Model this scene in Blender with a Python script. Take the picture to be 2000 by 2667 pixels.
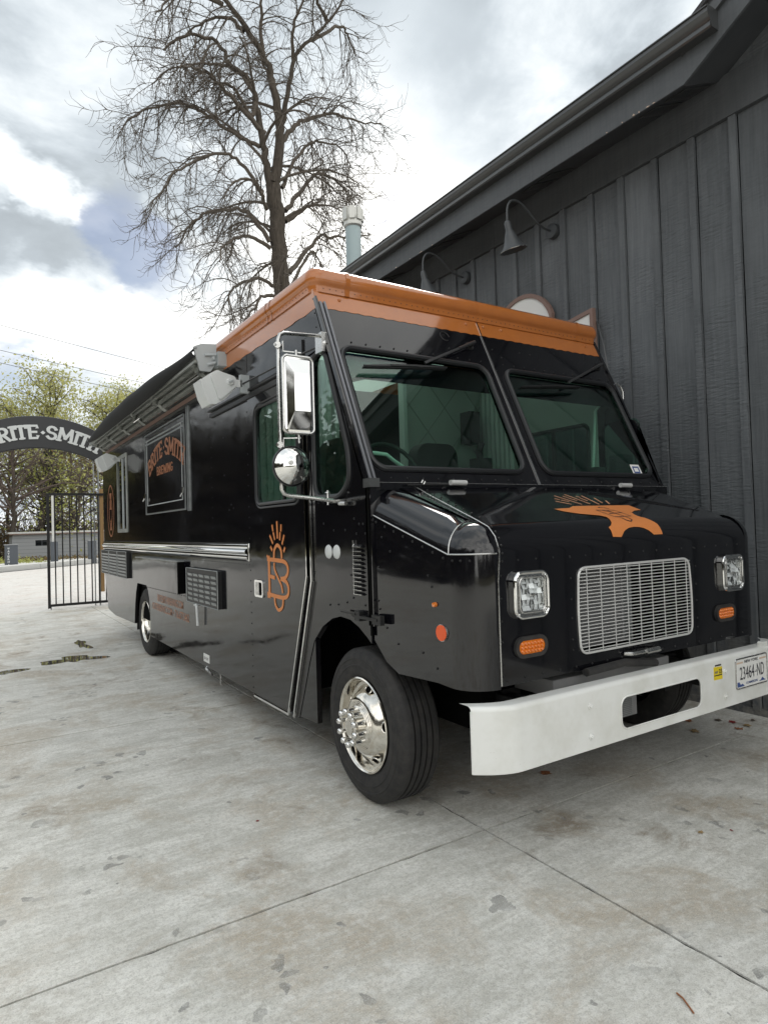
import bpy, bmesh, math, random
import numpy as np
from mathutils import Vector, Matrix
from mathutils.geometry import tessellate_polygon
for o in list(bpy.data.objects): bpy.data.objects.remove(o)
scene = bpy.context.scene
COL = scene.collection
pi = math.pi
random.seed(7)
RNG = np.random.RandomState(11)

# ------------------------------------------------------------------ camera
cam_d = bpy.data.cameras.new('camera'); cam = bpy.data.objects.new('camera', cam_d); COL.objects.link(cam)
cam_d.sensor_fit = 'HORIZONTAL'; cam_d.sensor_width = 36.0; cam_d.lens = 36.0*1677.9/2000
cam_d.clip_start = 0.05; cam_d.clip_end = 2000
cam.matrix_world = Matrix(((0.84241665, 0.01220857, -0.53868834, 0.0),
                           (-0.53802024, -0.0356176, -0.84217908, 0.0),
                           (-0.02946859, 0.99929092, -0.0234364, 1.45),
                           (0, 0, 0, 1)))
scene.camera = cam

# ------------------------------------------------------------------ world
SUN_AZ = math.radians(39); SUN_EL = math.radians(44)
SUN_DIR = Vector((math.sin(SUN_AZ)*math.cos(SUN_EL), math.cos(SUN_AZ)*math.cos(SUN_EL), math.sin(SUN_EL)))
world = bpy.data.worlds.new('World'); scene.world = world; world.use_nodes = True
nt = world.node_tree; nt.nodes.clear()
def N(t, **kw):
    n = nt.nodes.new(t)
    for k, v in kw.items(): setattr(n, k, v)
    return n
def wmath(op, a, b=None, clamp=False):
    n = N('ShaderNodeMath', operation=op); n.use_clamp = clamp
    for i, v in enumerate((a, b)):
        if v is None: continue
        if isinstance(v, (int, float)): n.inputs[i].default_value = v
        else: nt.links.new(v, n.inputs[i])
    return n.outputs[0]
def wrange(v, a, b, c=0.0, d=1.0):
    n = N('ShaderNodeMapRange', interpolation_type='SMOOTHSTEP')
    nt.links.new(v, n.inputs[0])
    for i, x in enumerate((a, b, c, d)): n.inputs[i+1].default_value = x
    return n.outputs[0]
tc = N('ShaderNodeTexCoord')
nrm = N('ShaderNodeVectorMath', operation='NORMALIZE'); nt.links.new(tc.outputs['Generated'], nrm.inputs[0])
D = nrm.outputs[0]
sx = N('ShaderNodeSeparateXYZ'); nt.links.new(D, sx.inputs[0])
den = wmath('ADD', wmath('ABSOLUTE', sx.outputs[2]), 0.22)
cu = wmath('DIVIDE', sx.outputs[0], den); cv = wmath('DIVIDE', sx.outputs[1], den)
cb = N('ShaderNodeCombineXYZ'); nt.links.new(cu, cb.inputs[0]); nt.links.new(cv, cb.inputs[1])
def wnoise(scale, detail, rough, dist, off):
    m = N('ShaderNodeVectorMath', operation='ADD'); nt.links.new(cb.outputs[0], m.inputs[0]); m.inputs[1].default_value = off
    n = N('ShaderNodeTexNoise'); nt.links.new(m.outputs[0], n.inputs['Vector'])
    n.inputs['Scale'].default_value = scale; n.inputs['Detail'].default_value = detail
    n.inputs['Roughness'].default_value = rough; n.inputs['Distortion'].default_value = dist
    return n.outputs['Fac']
n1 = wnoise(1.5, 11, .56, .35, (3.1, 1.7, 0))
n2 = wnoise(4.2, 9, .58, .3, (8.2, 5.1, 2))
n3 = wnoise(0.7, 3, .5, .2, (1.2, 9.9, 4))
wn_ = N('ShaderNodeTexNoise'); nt.links.new(cb.outputs[0], wn_.inputs['Vector']); wn_.inputs['Scale'].default_value = 2.6; wn_.inputs['Detail'].default_value = 6; wn_.inputs['Roughness'].default_value = .62
wc_ = N('ShaderNodeVectorMath', operation='SUBTRACT'); nt.links.new(wn_.outputs['Color'], wc_.inputs[0]); wc_.inputs[1].default_value = (.5, .5, .5)
wd_ = N('ShaderNodeVectorMath', operation='MULTIPLY_ADD'); nt.links.new(wc_.outputs[0], wd_.inputs[0]); wd_.inputs[1].default_value = (.17, .17, .14); nt.links.new(D, wd_.inputs[2])
wdn = N('ShaderNodeVectorMath', operation='NORMALIZE'); nt.links.new(wd_.outputs[0], wdn.inputs[0])
def lobe(d, inner, outer):
    dv = Vector(d).normalized()
    n = N('ShaderNodeVectorMath', operation='DOT_PRODUCT'); nt.links.new(wdn.outputs[0], n.inputs[0]); n.inputs[1].default_value = dv
    return wrange(n.outputs['Value'], math.cos(math.radians(outer)), math.cos(math.radians(inner)))
def acc(items):
    s = None
    for v, a in items:
        t = wmath('MULTIPLY', v, a); s = t if s is None else wmath('ADD', s, t)
    return s
bright = acc([(lobe((.564, .663, .493), 2, 17), .34), (lobe((.513, .784, .35), 1, 12), .42),
              (lobe((.03, .892, .449), .3, 3.2), .42), (lobe((.083, .897, .434), .3, 2.6), .46), (lobe((.13, .899, .420), .2, 2.0), .42), (lobe((.094, .861, .501), 1, 6), .10),
              (lobe((.068, .958, .278), .5, 4.5), .24), (lobe((.146, .942, .301), .5, 4.5), .16), (lobe((.24, .93, .27), 1, 6), .20), (lobe((.45, .80, .40), 3, 16), .14),
              (lobe((.056, .831, .553), 2, 14), -.16), (lobe((.614, .534, .581), 2, 13), -.26), (lobe((.373, .738, .62), 2, 15), -.08),
              (lobe((.04, .926, .372), 1, 5), -.15), (lobe((.125, .922, .368), 1, 4.5), -.14)])
blue = acc([(lobe((.170, .903, .396), .5, 4.5), .62), (lobe((.214, .904, .370), .5, 4.0), .55), (lobe((.133, .905, .404), .3, 2.5), .5), (lobe((.145, .880, .452), .5, 3.5), .30), (lobe((.05, .99, .19), 1, 6), .5), (lobe((.16, .96, .23), 1, 5), .25),
            (lobe((.517, .725, .455), .5, 3.5), 1.1), (lobe((-.5, -.3, .8), 10, 50), .25), (lobe((.564, .663, .493), 2, 10), -.3)])
thick = wmath('ADD', wmath('MULTIPLY', n1, .65), wmath('MULTIPLY', n2, .35))
lum = wmath('ADD', wmath('ADD', wrange(thick, .38, .62, .37, .80), bright), wmath('MULTIPLY', wmath('SUBTRACT', n3, .5), .35))
lum = wmath('ADD', wmath('MAXIMUM', wmath('SUBTRACT', lum, .40), 0.0), wmath('ADD', .30, wmath('MULTIPLY', wmath('MINIMUM', lum, .40), .25)))
bmask = wrange(wmath('ADD', wmath('MULTIPLY', wmath('SUBTRACT', n1, .5), 1.9), blue), .12, .85)
horiz = wrange(sx.outputs[2], -.02, .16, 1.0, 0.0)
lum = wmath('ADD', lum, wmath('MULTIPLY', horiz, .08))
lum = wmath('MULTIPLY', lum, wrange(sx.outputs[1], -.55, .45, 1.75, 1.0))      # clouds behind the camera brightened to light the faces turned towards it
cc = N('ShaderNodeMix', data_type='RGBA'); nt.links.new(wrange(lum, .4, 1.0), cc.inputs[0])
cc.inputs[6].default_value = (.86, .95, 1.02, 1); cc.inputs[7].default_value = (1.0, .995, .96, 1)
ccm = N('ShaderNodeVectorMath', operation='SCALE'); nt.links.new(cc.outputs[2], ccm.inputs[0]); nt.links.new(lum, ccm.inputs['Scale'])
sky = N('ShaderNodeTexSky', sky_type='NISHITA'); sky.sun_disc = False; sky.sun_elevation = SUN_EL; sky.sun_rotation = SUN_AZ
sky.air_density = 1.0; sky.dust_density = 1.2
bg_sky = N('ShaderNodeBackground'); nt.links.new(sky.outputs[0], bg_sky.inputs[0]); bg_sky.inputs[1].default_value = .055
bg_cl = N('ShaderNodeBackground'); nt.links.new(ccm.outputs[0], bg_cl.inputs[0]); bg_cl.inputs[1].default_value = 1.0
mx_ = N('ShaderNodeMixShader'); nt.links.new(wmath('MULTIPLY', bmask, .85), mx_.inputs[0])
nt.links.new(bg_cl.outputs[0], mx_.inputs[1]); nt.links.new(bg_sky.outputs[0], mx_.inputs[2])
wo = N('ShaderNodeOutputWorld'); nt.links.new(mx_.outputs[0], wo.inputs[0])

sun_d = bpy.data.lights.new('sun', 'SUN'); sun_d.energy = 1.5; sun_d.angle = math.radians(26); sun_d.color = (1, .97, .92)
sun = bpy.data.objects.new('sun', sun_d); COL.objects.link(sun)
sun.rotation_euler = (-SUN_DIR).to_track_quat('-Z', 'Y').to_euler()
vs = scene.view_settings; vs.view_transform = 'Standard'; vs.look = 'None'; vs.exposure = .70; vs.gamma = 1
scene.render.engine = 'CYCLES'; scene.cycles.max_bounces = 8; scene.cycles.transparent_max_bounces = 16

# ------------------------------------------------------------------ materials
class MT:
    def __init__(s, name):
        s.m = bpy.data.materials.new(name); s.m.use_nodes = True; s.t = s.m.node_tree
        s.b = s.t.nodes['Principled BSDF']; s.out = s.t.nodes['Material Output']; s._c = None
    def n(s, t, **kw):
        n = s.t.nodes.new(t)
        for k, v in kw.items(): setattr(n, k, v)
        return n
    def l(s, a, b): s.t.links.new(a, b)
    def coord(s):
        if s._c is None: s._c = s.n('ShaderNodeNewGeometry').outputs['Position']
        return s._c
    def mapping(s, scale=(1, 1, 1), rot=(0, 0, 0), loc=(0, 0, 0)):
        m = s.n('ShaderNodeMapping'); s.l(s.coord(), m.inputs[0])
        m.inputs['Scale'].default_value = scale; m.inputs['Rotation'].default_value = rot; m.inputs['Location'].default_value = loc
        return m.outputs[0]
    def noise(s, scale, detail=4, rough=.5, dist=0, vec=None):
        n = s.n('ShaderNodeTexNoise'); s.l(vec if vec is not None else s.coord(), n.inputs['Vector'])
        n.inputs['Scale'].default_value = scale; n.inputs['Detail'].default_value = detail
        n.inputs['Roughness'].default_value = rough; n.inputs['Distortion'].default_value = dist
        return n.outputs['Fac']
    def vor(s, scale, vec=None, rnd=1.0):
        n = s.n('ShaderNodeTexVoronoi'); s.l(vec if vec is not None else s.coord(), n.inputs['Vector'])
        n.inputs['Scale'].default_value = scale; n.inputs['Randomness'].default_value = rnd
        return n
    def rng(s, v, a, b, c=0., d=1.):
        n = s.n('ShaderNodeMapRange'); s.l(v, n.inputs[0])
        for i, x in enumerate((a, b, c, d)): n.inputs[i+1].default_value = x
        return n.outputs[0]
    def math(s, op, a, b=None, clamp=False):
        n = s.n('ShaderNodeMath', operation=op); n.use_clamp = clamp
        for i, v in enumerate((a, b)):
            if v is None: continue
            if isinstance(v, (int, float)): n.inputs[i].default_value = v
            else: s.l(v, n.inputs[i])
        return n.outputs[0]
    def mix(s, f, a, b, mode='MIX'):
        n = s.n('ShaderNodeMix', data_type='RGBA', blend_type=mode)
        if isinstance(f, (int, float)): n.inputs[0].default_value = f
        else: s.l(f, n.inputs[0])
        for i, v in ((6, a), (7, b)):
            if isinstance(v, tuple): n.inputs[i].default_value = v if len(v) == 4 else (*v, 1)
            else: s.l(v, n.inputs[i])
        return n.outputs[2]
    def set(s, **kw):
        for k, v in kw.items():
            inp = s.b.inputs[k.replace('_', ' ')]
            if isinstance(v, (int, float)): inp.default_value = v
            elif isinstance(v, tuple): inp.default_value = v if len(v) == 4 else (*v, 1)
            else: s.l(v, inp)
        return s
    def bump(s, h, strength=.3, dist=.01, normal=None):
        n = s.n('ShaderNodeBump'); s.l(h, n.inputs['Height']); n.inputs['Strength'].default_value = strength; n.inputs['Distance'].default_value = dist
        if normal is not None: s.l(normal, n.inputs['Normal'])
        s.l(n.outputs[0], s.b.inputs['Normal']); return n.outputs[0]
M = {}
def simple(name, col, rough=.5, metal=0., **kw):
    m = MT(name); m.set(Base_Color=col, Roughness=rough, Metallic=metal, **kw); M[name] = m.m; return m

m = MT('black_paint')
d_ = m.noise(9, 6, .6); dust = m.rng(m.noise(60, 4, .6), .55, .8)
sz_ = m.n('ShaderNodeSeparateXYZ'); m.l(m.coord(), sz_.inputs[0]); road = m.math('MULTIPLY', m.rng(sz_.outputs[2], .28, .85, .45, 0), m.rng(m.noise(4, 6, .7, .4, m.mapping((1, 1, .45))), .38, .62, .15, 1))
m.set(Base_Color=m.mix(road, m.mix(m.math('MULTIPLY', dust, .25), (.0045, .0045, .0062), (.024, .023, .022)), (.040, .036, .031)), Roughness=m.rng(d_, .3, .7, .05, .13), Specular_IOR_Level=.5)
wv = m.noise(1.5, 2, .4, .3, m.mapping((1, .9, 1.4)))
m.bump(wv, .28, .02)
M['black_paint'] = m.m
m = MT('black_paint_flat')      # stiffer front sheet metal, less oil canning
m.set(Base_Color=m.mix(m.rng(m.noise(70, 4, .6), .6, .85, 0, .2), (.0045, .0045, .0062), (.022, .022, .022)), Roughness=m.rng(m.noise(7, 5, .6), .3, .7, .05, .12), Coat_Weight=.45, Coat_Roughness=.03)
m.bump(m.noise(2.2, 2, .4), .12, .012)
M['black_front'] = m.m
m = MT('orange_paint')
m.set(Base_Color=m.mix(m.rng(m.noise(11, 5), .3, .7, 0, .45), (.44, .145, .034), (.35, .115, .032)), Roughness=m.rng(m.noise(6, 5, .6), .3, .7, .08, .2), Coat_Weight=.5, Coat_Roughness=.05)
m.bump(m.noise(3, 2, .4), .1, .01)
M['orange_paint'] = m.m
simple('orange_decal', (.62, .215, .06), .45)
simple('orange_decal_dim', (.31, .12, .055), .35)  # decal orange dimmed, the gloss reflected over the lettering put into the colour
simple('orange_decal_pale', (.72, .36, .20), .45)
m = simple('chrome', (.80, .80, .79), .06, 1.0)
m = MT('steel'); m.set(Base_Color=(.55, .55, .54), Metallic=1.0, Roughness=m.rng(m.noise(40, 5), .3, .7, .16, .34)); M['steel'] = m.m
m = MT('wheel_steel'); m.set(Base_Color=m.mix(m.rng(m.noise(26, 5), .45, .75, 0, .5), (.80, .77, .71), (.5, .45, .37)), Metallic=1.0, Roughness=m.rng(m.noise(30, 5), .3, .7, .07, .18)); M['wheel_steel'] = m.m
m = MT('aluminium'); m.set(Base_Color=m.mix(m.rng(m.noise(14, 5), .3, .7), (.42, .44, .45), (.30, .32, .32)), Metallic=.75, Roughness=.38); M['aluminium'] = m.m
m = MT('grey_rail'); m.set(Base_Color=m.mix(m.rng(m.noise(9, 6), .35, .7), (.30, .31, .29), (.17, .18, .165)), Metallic=.2, Roughness=.5); M['grey_rail'] = m.m
simple('dark_metal', (.018, .018, .019), .42, .3)
simple('matt_black', (.004, .004, .004), .95, 0., Specular_IOR_Level=.05)
m = MT('rubber'); m.set(Base_Color=m.mix(m.rng(m.noise(18, 6, .65), .35, .75), (.014, .014, .015), (.040, .037, .034)), Roughness=.72)
m.bump(m.noise(160, 3), .12, .002); M['rubber'] = m.m
simple('gasket', (.012, .013, .015), .42)
m = MT('white_paint')
sp = m.vor(70); sp2 = m.rng(sp.outputs['Distance'], .05, .09, 1, 0); sp3 = m.math('MULTIPLY', sp2, m.rng(m.noise(9, 2), .55, .62))
m.set(Base_Color=m.mix(m.math('MULTIPLY', sp3, .7), m.mix(m.rng(m.noise(5, 6, .6), .42, .68, 0, .6), (.80, .81, .79), (.62, .62, .57)), (.22, .15, .09)), Roughness=.26, Coat_Weight=.25)
m.bump(m.noise(130, 2), .06, .002); M['white_paint'] = m.m
simple('white_plastic', (.60, .62, .62), .42)
simple('grey_plastic', (.38, .41, .42), .45)
simple('white_print', (.78, .78, .76), .5)
simple('dark_print', (.02, .02, .03), .5)
simple('yellow_print', (.75, .58, .02), .5)
simple('blue_print', (.05, .09, .25), .5)
simple('tan_print', (.62, .47, .36), .5)
simple('reflector_orange', (.80, .10, .015), .3)
m = simple('amber', (.80, .20, .01), .16, 0., Transmission_Weight=.15, Coat_Weight=.6)
simple('canvas', (.006, .0065, .007), .85)
def glass(name, tint, f0mul=1.0):
    m = MT(name); m.t.nodes.remove(m.b)
    tr = m.n('ShaderNodeBsdfTransparent'); tr.inputs[0].default_value = (*tint, 1)
    gl = m.n('ShaderNodeBsdfGlossy'); gl.inputs['Roughness'].default_value = .01; gl.inputs[0].default_value = (1, 1, 1, 1)
    ge = m.n('ShaderNodeNewGeometry'); dt = m.n('ShaderNodeVectorMath', operation='DOT_PRODUCT'); m.l(ge.outputs['Incoming'], dt.inputs[0]); m.l(ge.outputs['Normal'], dt.inputs[1])
    c5 = m.math('POWER', m.math('SUBTRACT', 1.0, m.math('ABSOLUTE', dt.outputs['Value'])), 5.0); fres = m.math('ADD', m.math('MULTIPLY', c5, .95), .045)
    mx = m.n('ShaderNodeMixShader'); m.l(m.math('MULTIPLY', fres, f0mul, True), mx.inputs[0]); m.l(tr.outputs[0], mx.inputs[1]); m.l(gl.outputs[0], mx.inputs[2])
    m.l(mx.outputs[0], m.out.inputs[0]); M[name] = m.m
glass('green_glass', (.70, .86, .79), 1.2)
glass('shade_glass', (.10, .13, .17), 1.0)
glass('dark_glass', (.25, .29, .28), 1.3)
glass('clear_glass', (.97, .98, .98), 1.0)

# siding: rough sawn dark stained boards
def siding(name, c1, c2, saw=1.0):
    m = MT(name)
    oi = m.n('ShaderNodeObjectInfo')
    cmb = m.n('ShaderNodeCombineXYZ'); m.l(m.math('MULTIPLY', oi.outputs['Random'], 37.0), cmb.inputs[2]); m.l(m.math('MULTIPLY', oi.outputs['Random'], 11.0), cmb.inputs[1])
    ad = m.n('ShaderNodeVectorMath', operation='ADD'); m.l(m.coord(), ad.inputs[0]); m.l(cmb.outputs[0], ad.inputs[1])
    mp = m.n('ShaderNodeMapping'); m.l(ad.outputs[0], mp.inputs[0]); mp.inputs['Scale'].default_value = (1, 11, 58)
    ridge = m.noise(1.0, 3, .55, .3, mp.outputs[0])
    mp2 = m.n('ShaderNodeMapping'); m.l(ad.outputs[0], mp2.inputs[0]); mp2.inputs['Scale'].default_value = (1, 40, 2.2)
    grain = m.noise(1.0, 5, .6, .2, mp2.outputs[0])
    big = m.noise(1.3, 4, .6, 0, ad.outputs[0])
    patch = m.rng(m.noise(1.8, 2, .5, 0, ad.outputs[0]), .38, .6)
    f = m.math('ADD', m.math('MULTIPLY', grain, .5), m.math('MULTIPLY', big, .5))
    base = m.mix(m.rng(f, .35, .66), c1, c2)
    spk = m.rng(m.vor(3.1, ad.outputs[0]).outputs['Distance'], .018, .03, 1, 0)
    base = m.mix(m.math('MULTIPLY', spk, .7), base, (.32, .30, .28))
    sp_ = m.n('ShaderNodeSeparateXYZ'); m.l(m.coord(), sp_.inputs[0]); splash = m.math('MULTIPLY', m.rng(sp_.outputs[2], .05, .75, .8, 0), m.rng(m.noise(6, 6, .7), .4, .62))
    base = m.mix(splash, base, (.27, .255, .225))
    ton = m.rng(oi.outputs['Random'], 0, 1, .86, 1.12)
    sc = m.n('ShaderNodeVectorMath', operation='SCALE'); m.l(base, sc.inputs[0]); m.l(ton, sc.inputs['Scale'])
    m.set(Base_Color=sc.outputs[0], Roughness=m.rng(ridge, .3, .7, .55, .72))
    h = m.math('ADD', m.math('MULTIPLY', m.math('MULTIPLY', ridge, patch), 1.0*saw), m.math('MULTIPLY', grain, .35))
    m.bump(h, 1.0, .011); M[name] = m.m
siding('dark_siding', (.080, .088, .096), (.132, .142, .152))
siding('trim_dark', (.070, .076, .083), (.100, .108, .116), .3)
simple('gutter_dark', (.060, .063, .065), .33, .2, Coat_Weight=.3)
simple('pillar_grey', (.16, .165, .18), .35, .4)
m = MT('soffit'); m.set(Base_Color=m.mix(m.rng(m.noise(3, 5), .3, .7), (.045, .049, .055), (.066, .071, .078)), Roughness=.7); M['soffit'] = m.m
simple('roof_shingle', (.05, .05, .052), .9)
simple('lamp_paint', (.055, .06, .065), .45)

# concrete
def concrete(name, base=(.47, .475, .455), dark=(.34, .345, .325), tan=(.40, .355, .28)):
    m = MT(name)
    big = m.noise(.55, 4, .55, .3)
    mid = m.noise(3.6, 6, .66, .4)
    streak = m.noise(1.0, 5, .65, .5, m.mapping((2.1, 9.0, 1), (0, 0, math.radians(8))))
    fine = m.noise(62, 5, .7)
    grit = m.noise(210, 2, .6)
    f = m.math('ADD', m.math('MULTIPLY', mid, .45), m.math('MULTIPLY', streak, .55))
    c = m.mix(m.rng(f, .42, .58), base, dark)
    c = m.mix(m.rng(m.noise(1.5, 7, .68, .5), .485, .62, 0, 1.0), c, tan)
    dash = m.noise(1.0, 4, .65, .3, m.mapping((9, 34, 1), (0, 0, math.radians(8))))
    c = m.mix(m.rng(dash, .49, .63, 0, .6), c, dark)
    c = m.mix(m.rng(dash, .34, .46, .35, 0), c, (.74, .74, .71))
    c = m.mix(m.rng(big, .35, .7, 0, .35), c, (.70, .70, .67))
    # rust coloured and oily blotches with a shape of their own
    b1 = m.math('MULTIPLY', m.rng(m.noise(3.0, 6, .7, .6), .54, .66), m.rng(m.noise(.8, 2), .44, .56))
    c = m.mix(m.math('MULTIPLY', b1, .75), c, (.26, .205, .145))
    wob = m.n('ShaderNodeTexNoise'); m.l(m.coord(), wob.inputs['Vector']); wob.inputs['Scale'].default_value = 9; wob.inputs['Detail'].default_value = 3
    wv_ = m.n('ShaderNodeVectorMath', operation='MULTIPLY_ADD'); m.l(wob.outputs['Color'], wv_.inputs[0]); wv_.inputs[1].default_value = (.16, .16, 0); m.l(m.coord(), wv_.inputs[2])
    v = m.vor(2.9, wv_.outputs[0]); sz = m.rng(m.noise(2.1, 1), .44, .66, .0, .17)
    spot = m.math('LESS_THAN', v.outputs['Distance'], sz)
    v2 = m.vor(8.5, wv_.outputs[0]); sz2 = m.rng(m.noise(1.3, 1, .5, 0, m.mapping((1, 1, 1), (0, 0, 0), (5, 3, 0))), .47, .60, .0, .24)
    spot2 = m.math('LESS_THAN', v2.outputs['Distance'], sz2)
    sp = m.math('MULTIPLY', m.math('MAXIMUM', spot, spot2), m.rng(m.noise(5, 2), .38, .6, .12, .75))
    c = m.mix(sp, c, (.16, .16, .155))
    c = m.mix(m.rng(fine, .48, .60, 0, .40), c, (.33, .32, .285), 'MIX')
    c = m.mix(m.rng(m.noise(30, 4, .7), .48, .62, 0, .26), c, (.38, .36, .32)); c = m.mix(m.rng(m.noise(23, 4, .7, 0, m.mapping((1, 1, 1), (0, 0, 0), (4, 7, 0))), .52, .62, 0, .35), c, (.76, .76, .73))
    c = m.mix(m.rng(grit, .56, .70, 0, .55), c, (.24, .24, .225))
    c = m.mix(m.rng(grit, .32, .44, .5, 0), c, (.78, .78, .75))
    m.set(Base_Color=c, Roughness=m.rng(mid, .3, .7, .62, .82), Specular_IOR_Level=.4)
    h = m.math('ADD', m.math('ADD', m.math('MULTIPLY', fine, .5), m.math('MULTIPLY', grit, .3)), m.math('MULTIPLY', streak, .5))
    m.bump(h, .6, .006); M[name] = m.m
concrete('concrete', (.78, .77, .72), (.52, .51, .46), (.44, .375, .285))
concrete('concrete_pale', (.62, .60, .575), (.50, .48, .455), (.55, .48, .44))
m = MT('pavers')
br = m.n('ShaderNodeTexBrick'); m.l(m.mapping((1, 1, 1)), br.inputs['Vector']); br.inputs['Scale'].default_value = 2.2
br.inputs['Color1'].default_value = (.38, .33, .31, 1); br.inputs['Color2'].default_value = (.46, .41, .39, 1); br.inputs['Mortar'].default_value = (.30, .28, .26, 1); br.inputs['Mortar Size'].default_value = .012
m.set(Base_Color=m.mix(m.rng(m.noise(3, 5), .3, .7, 0, .6), br.outputs['Color'], (.47, .45, .43)), Roughness=.8); M['pavers'] = m.m
m = MT('soil'); m.set(Base_Color=m.mix(m.rng(m.noise(2.2, 6, .7), .35, .65), (.15, .11, .06), (.10, .12, .045)), Roughness=.95); m.bump(m.noise(7, 6), .8, .1); M['soil'] = m.m
simple('joint_dark', (.010, .007, .006), .98, 0., Specular_IOR_Level=.05)
simple('kerb', (.55, .55, .53), .8)
m = MT('bark'); m.set(Base_Color=m.mix(m.rng(m.noise(5, 6, .6, 0, m.mapping((3, 3, .6))), .3, .7), (.040, .032, .026), (.105, .088, .070)), Roughness=.95)
m.bump(m.noise(8, 5, .6, .5, m.mapping((3, 3, .5))), .9, .05); M['bark'] = m.m
simple('twig', (.105, .088, .072), .9)
simple('twig_far', (.13, .10, .085), .95)
def leafm(name, a, b):
    m = MT(name); oi = m.n('ShaderNodeNewGeometry')
    m.set(Base_Color=m.mix(oi.outputs['Random Per Island'], a, b), Roughness=.7, Transmission_Weight=0.)
    tl = m.n('ShaderNodeBsdfTranslucent'); m.l(m.mix(oi.outputs['Random Per Island'], a, b), tl.inputs[0])
    mx = m.n('ShaderNodeMixShader'); mx.inputs[0].default_value = .45; m.l(m.b.outputs[0], mx.inputs[1]); m.l(tl.outputs[0], mx.inputs[2]); m.l(mx.outputs[0], m.out.inputs[0]); M[name] = m.m
leafm('leaf_yellow', (.50, .48, .17), (.32, .33, .12))
leafm('leaf_green', (.30, .33, .09), (.42, .42, .14))
leafm('wood_far', (.075, .06, .04), (.05, .05, .03))
leafm('leaf_brown', (.20, .12, .05), (.14, .13, .055))
leafm('needle', (.035, .05, .028), (.065, .08, .045))
simple('sign_black', (.022, .023, .026), .4)
simple('sign_letter', (.62, .64, .64), .5)
m = MT('wood_post'); m.set(Base_Color=m.mix(m.rng(m.noise(3, 5, .6, 0, m.mapping((9, 9, 1))), .3, .7), (.42, .26, .11), (.30, .18, .08)), Roughness=.7); M['wood_post'] = m.m
simple('block_grey', (.30, .31, .32), .9)
simple('block_dark', (.09, .10, .115), .8)
simple('flue_pipe', (.30, .37, .38), .45, .3)
simple('flue_cap', (.55, .55, .52), .4, .5)
simple('brown_frame', (.23, .15, .125), .6)
simple('wire', (.05, .05, .055), .7)
simple('leaf_dry', (.30, .12, .05), .8)
simple('leaf_red', (.22, .02, .02), .7)
simple('leaf_tan', (.36, .25, .12), .8)
simple('leaf_dark', (.10, .08, .06), .8)
m = MT('water'); m.set(Base_Color=(.10, .095, .08), Roughness=.015, Specular_IOR_Level=.9, IOR=1.5, Coat_Weight=1.0, Coat_Roughness=.01); m.bump(m.noise(12, 3), .04, .004); M['water'] = m.m
# interior
m = MT('quilted_steel'); m.set(Base_Color=(.52, .56, .54), Roughness=.45, Metallic=.15); M['quilted'] = m.m
simple('int_white', (.72, .78, .76), .6)
simple('int_dark', (.04, .042, .044), .7)
simple('int_grey', (.33, .35, .34), .7)
simple('int_mid', (.42, .46, .44), .6)
simple('radiator', (.24, .24, .245), .5, .2)
simple('wiper_metal', (.06, .06, .062), .3, .5)
simple('silver', (.70, .70, .69), .3, .35)
simple('headlamp', (.90, .91, .92), .30, .25)
m = MT('translucent_roof'); tl = m.n('ShaderNodeBsdfTranslucent'); tl.inputs[0].default_value = (.90, .90, .85, 1)
mx = m.n('ShaderNodeMixShader'); mx.inputs[0].default_value = .6; m.set(Base_Color=(.30, .26, .22), Roughness=.6); m.l(m.b.outputs[0], mx.inputs[1]); m.l(tl.outputs[0], mx.inputs[2]); m.l(mx.outputs[0], m.out.inputs[0]); M['translucent_roof'] = m.m

# ------------------------------------------------------------------ mesh helpers
ORG = {}
def root(name, loc, label, cat, group=None, kind=None):
    o = bpy.data.objects.new(name, None); COL.objects.link(o); o.location = loc; o.empty_display_size = .2
    o['label'] = label; o['category'] = cat
    if group: o['group'] = group
    if kind: o['kind'] = kind
    ORG[o.name] = Vector(loc); return o
def tag(o, label=None, cat=None, group=None, kind=None):
    for k, v in (('label', label), ('category', cat), ('group', group), ('kind', kind)):
        if v: o[k] = v
    return o
def mesh(name, verts, faces, mat, parent=None, smooth=False, label=None, kind=None, sharp=35):
    org = ORG[parent.name] if parent is not None else Vector((0, 0, 0))
    me = bpy.data.meshes.new(name)
    me.from_pydata([tuple(Vector(v)-org) for v in verts], [], faces)
    me.update()
    o = bpy.data.objects.new(name, me); COL.objects.link(o)
    me.materials.append(M[mat] if isinstance(mat, str) else mat)
    if smooth:
        me.shade_smooth()
        try: me.set_sharp_from_angle(angle=math.radians(sharp))
        except Exception: pass
    if parent is not None: o.parent = parent
    ORG[o.name] = org
    if label: o['label'] = label
    if kind: o['kind'] = kind
    return o
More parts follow.
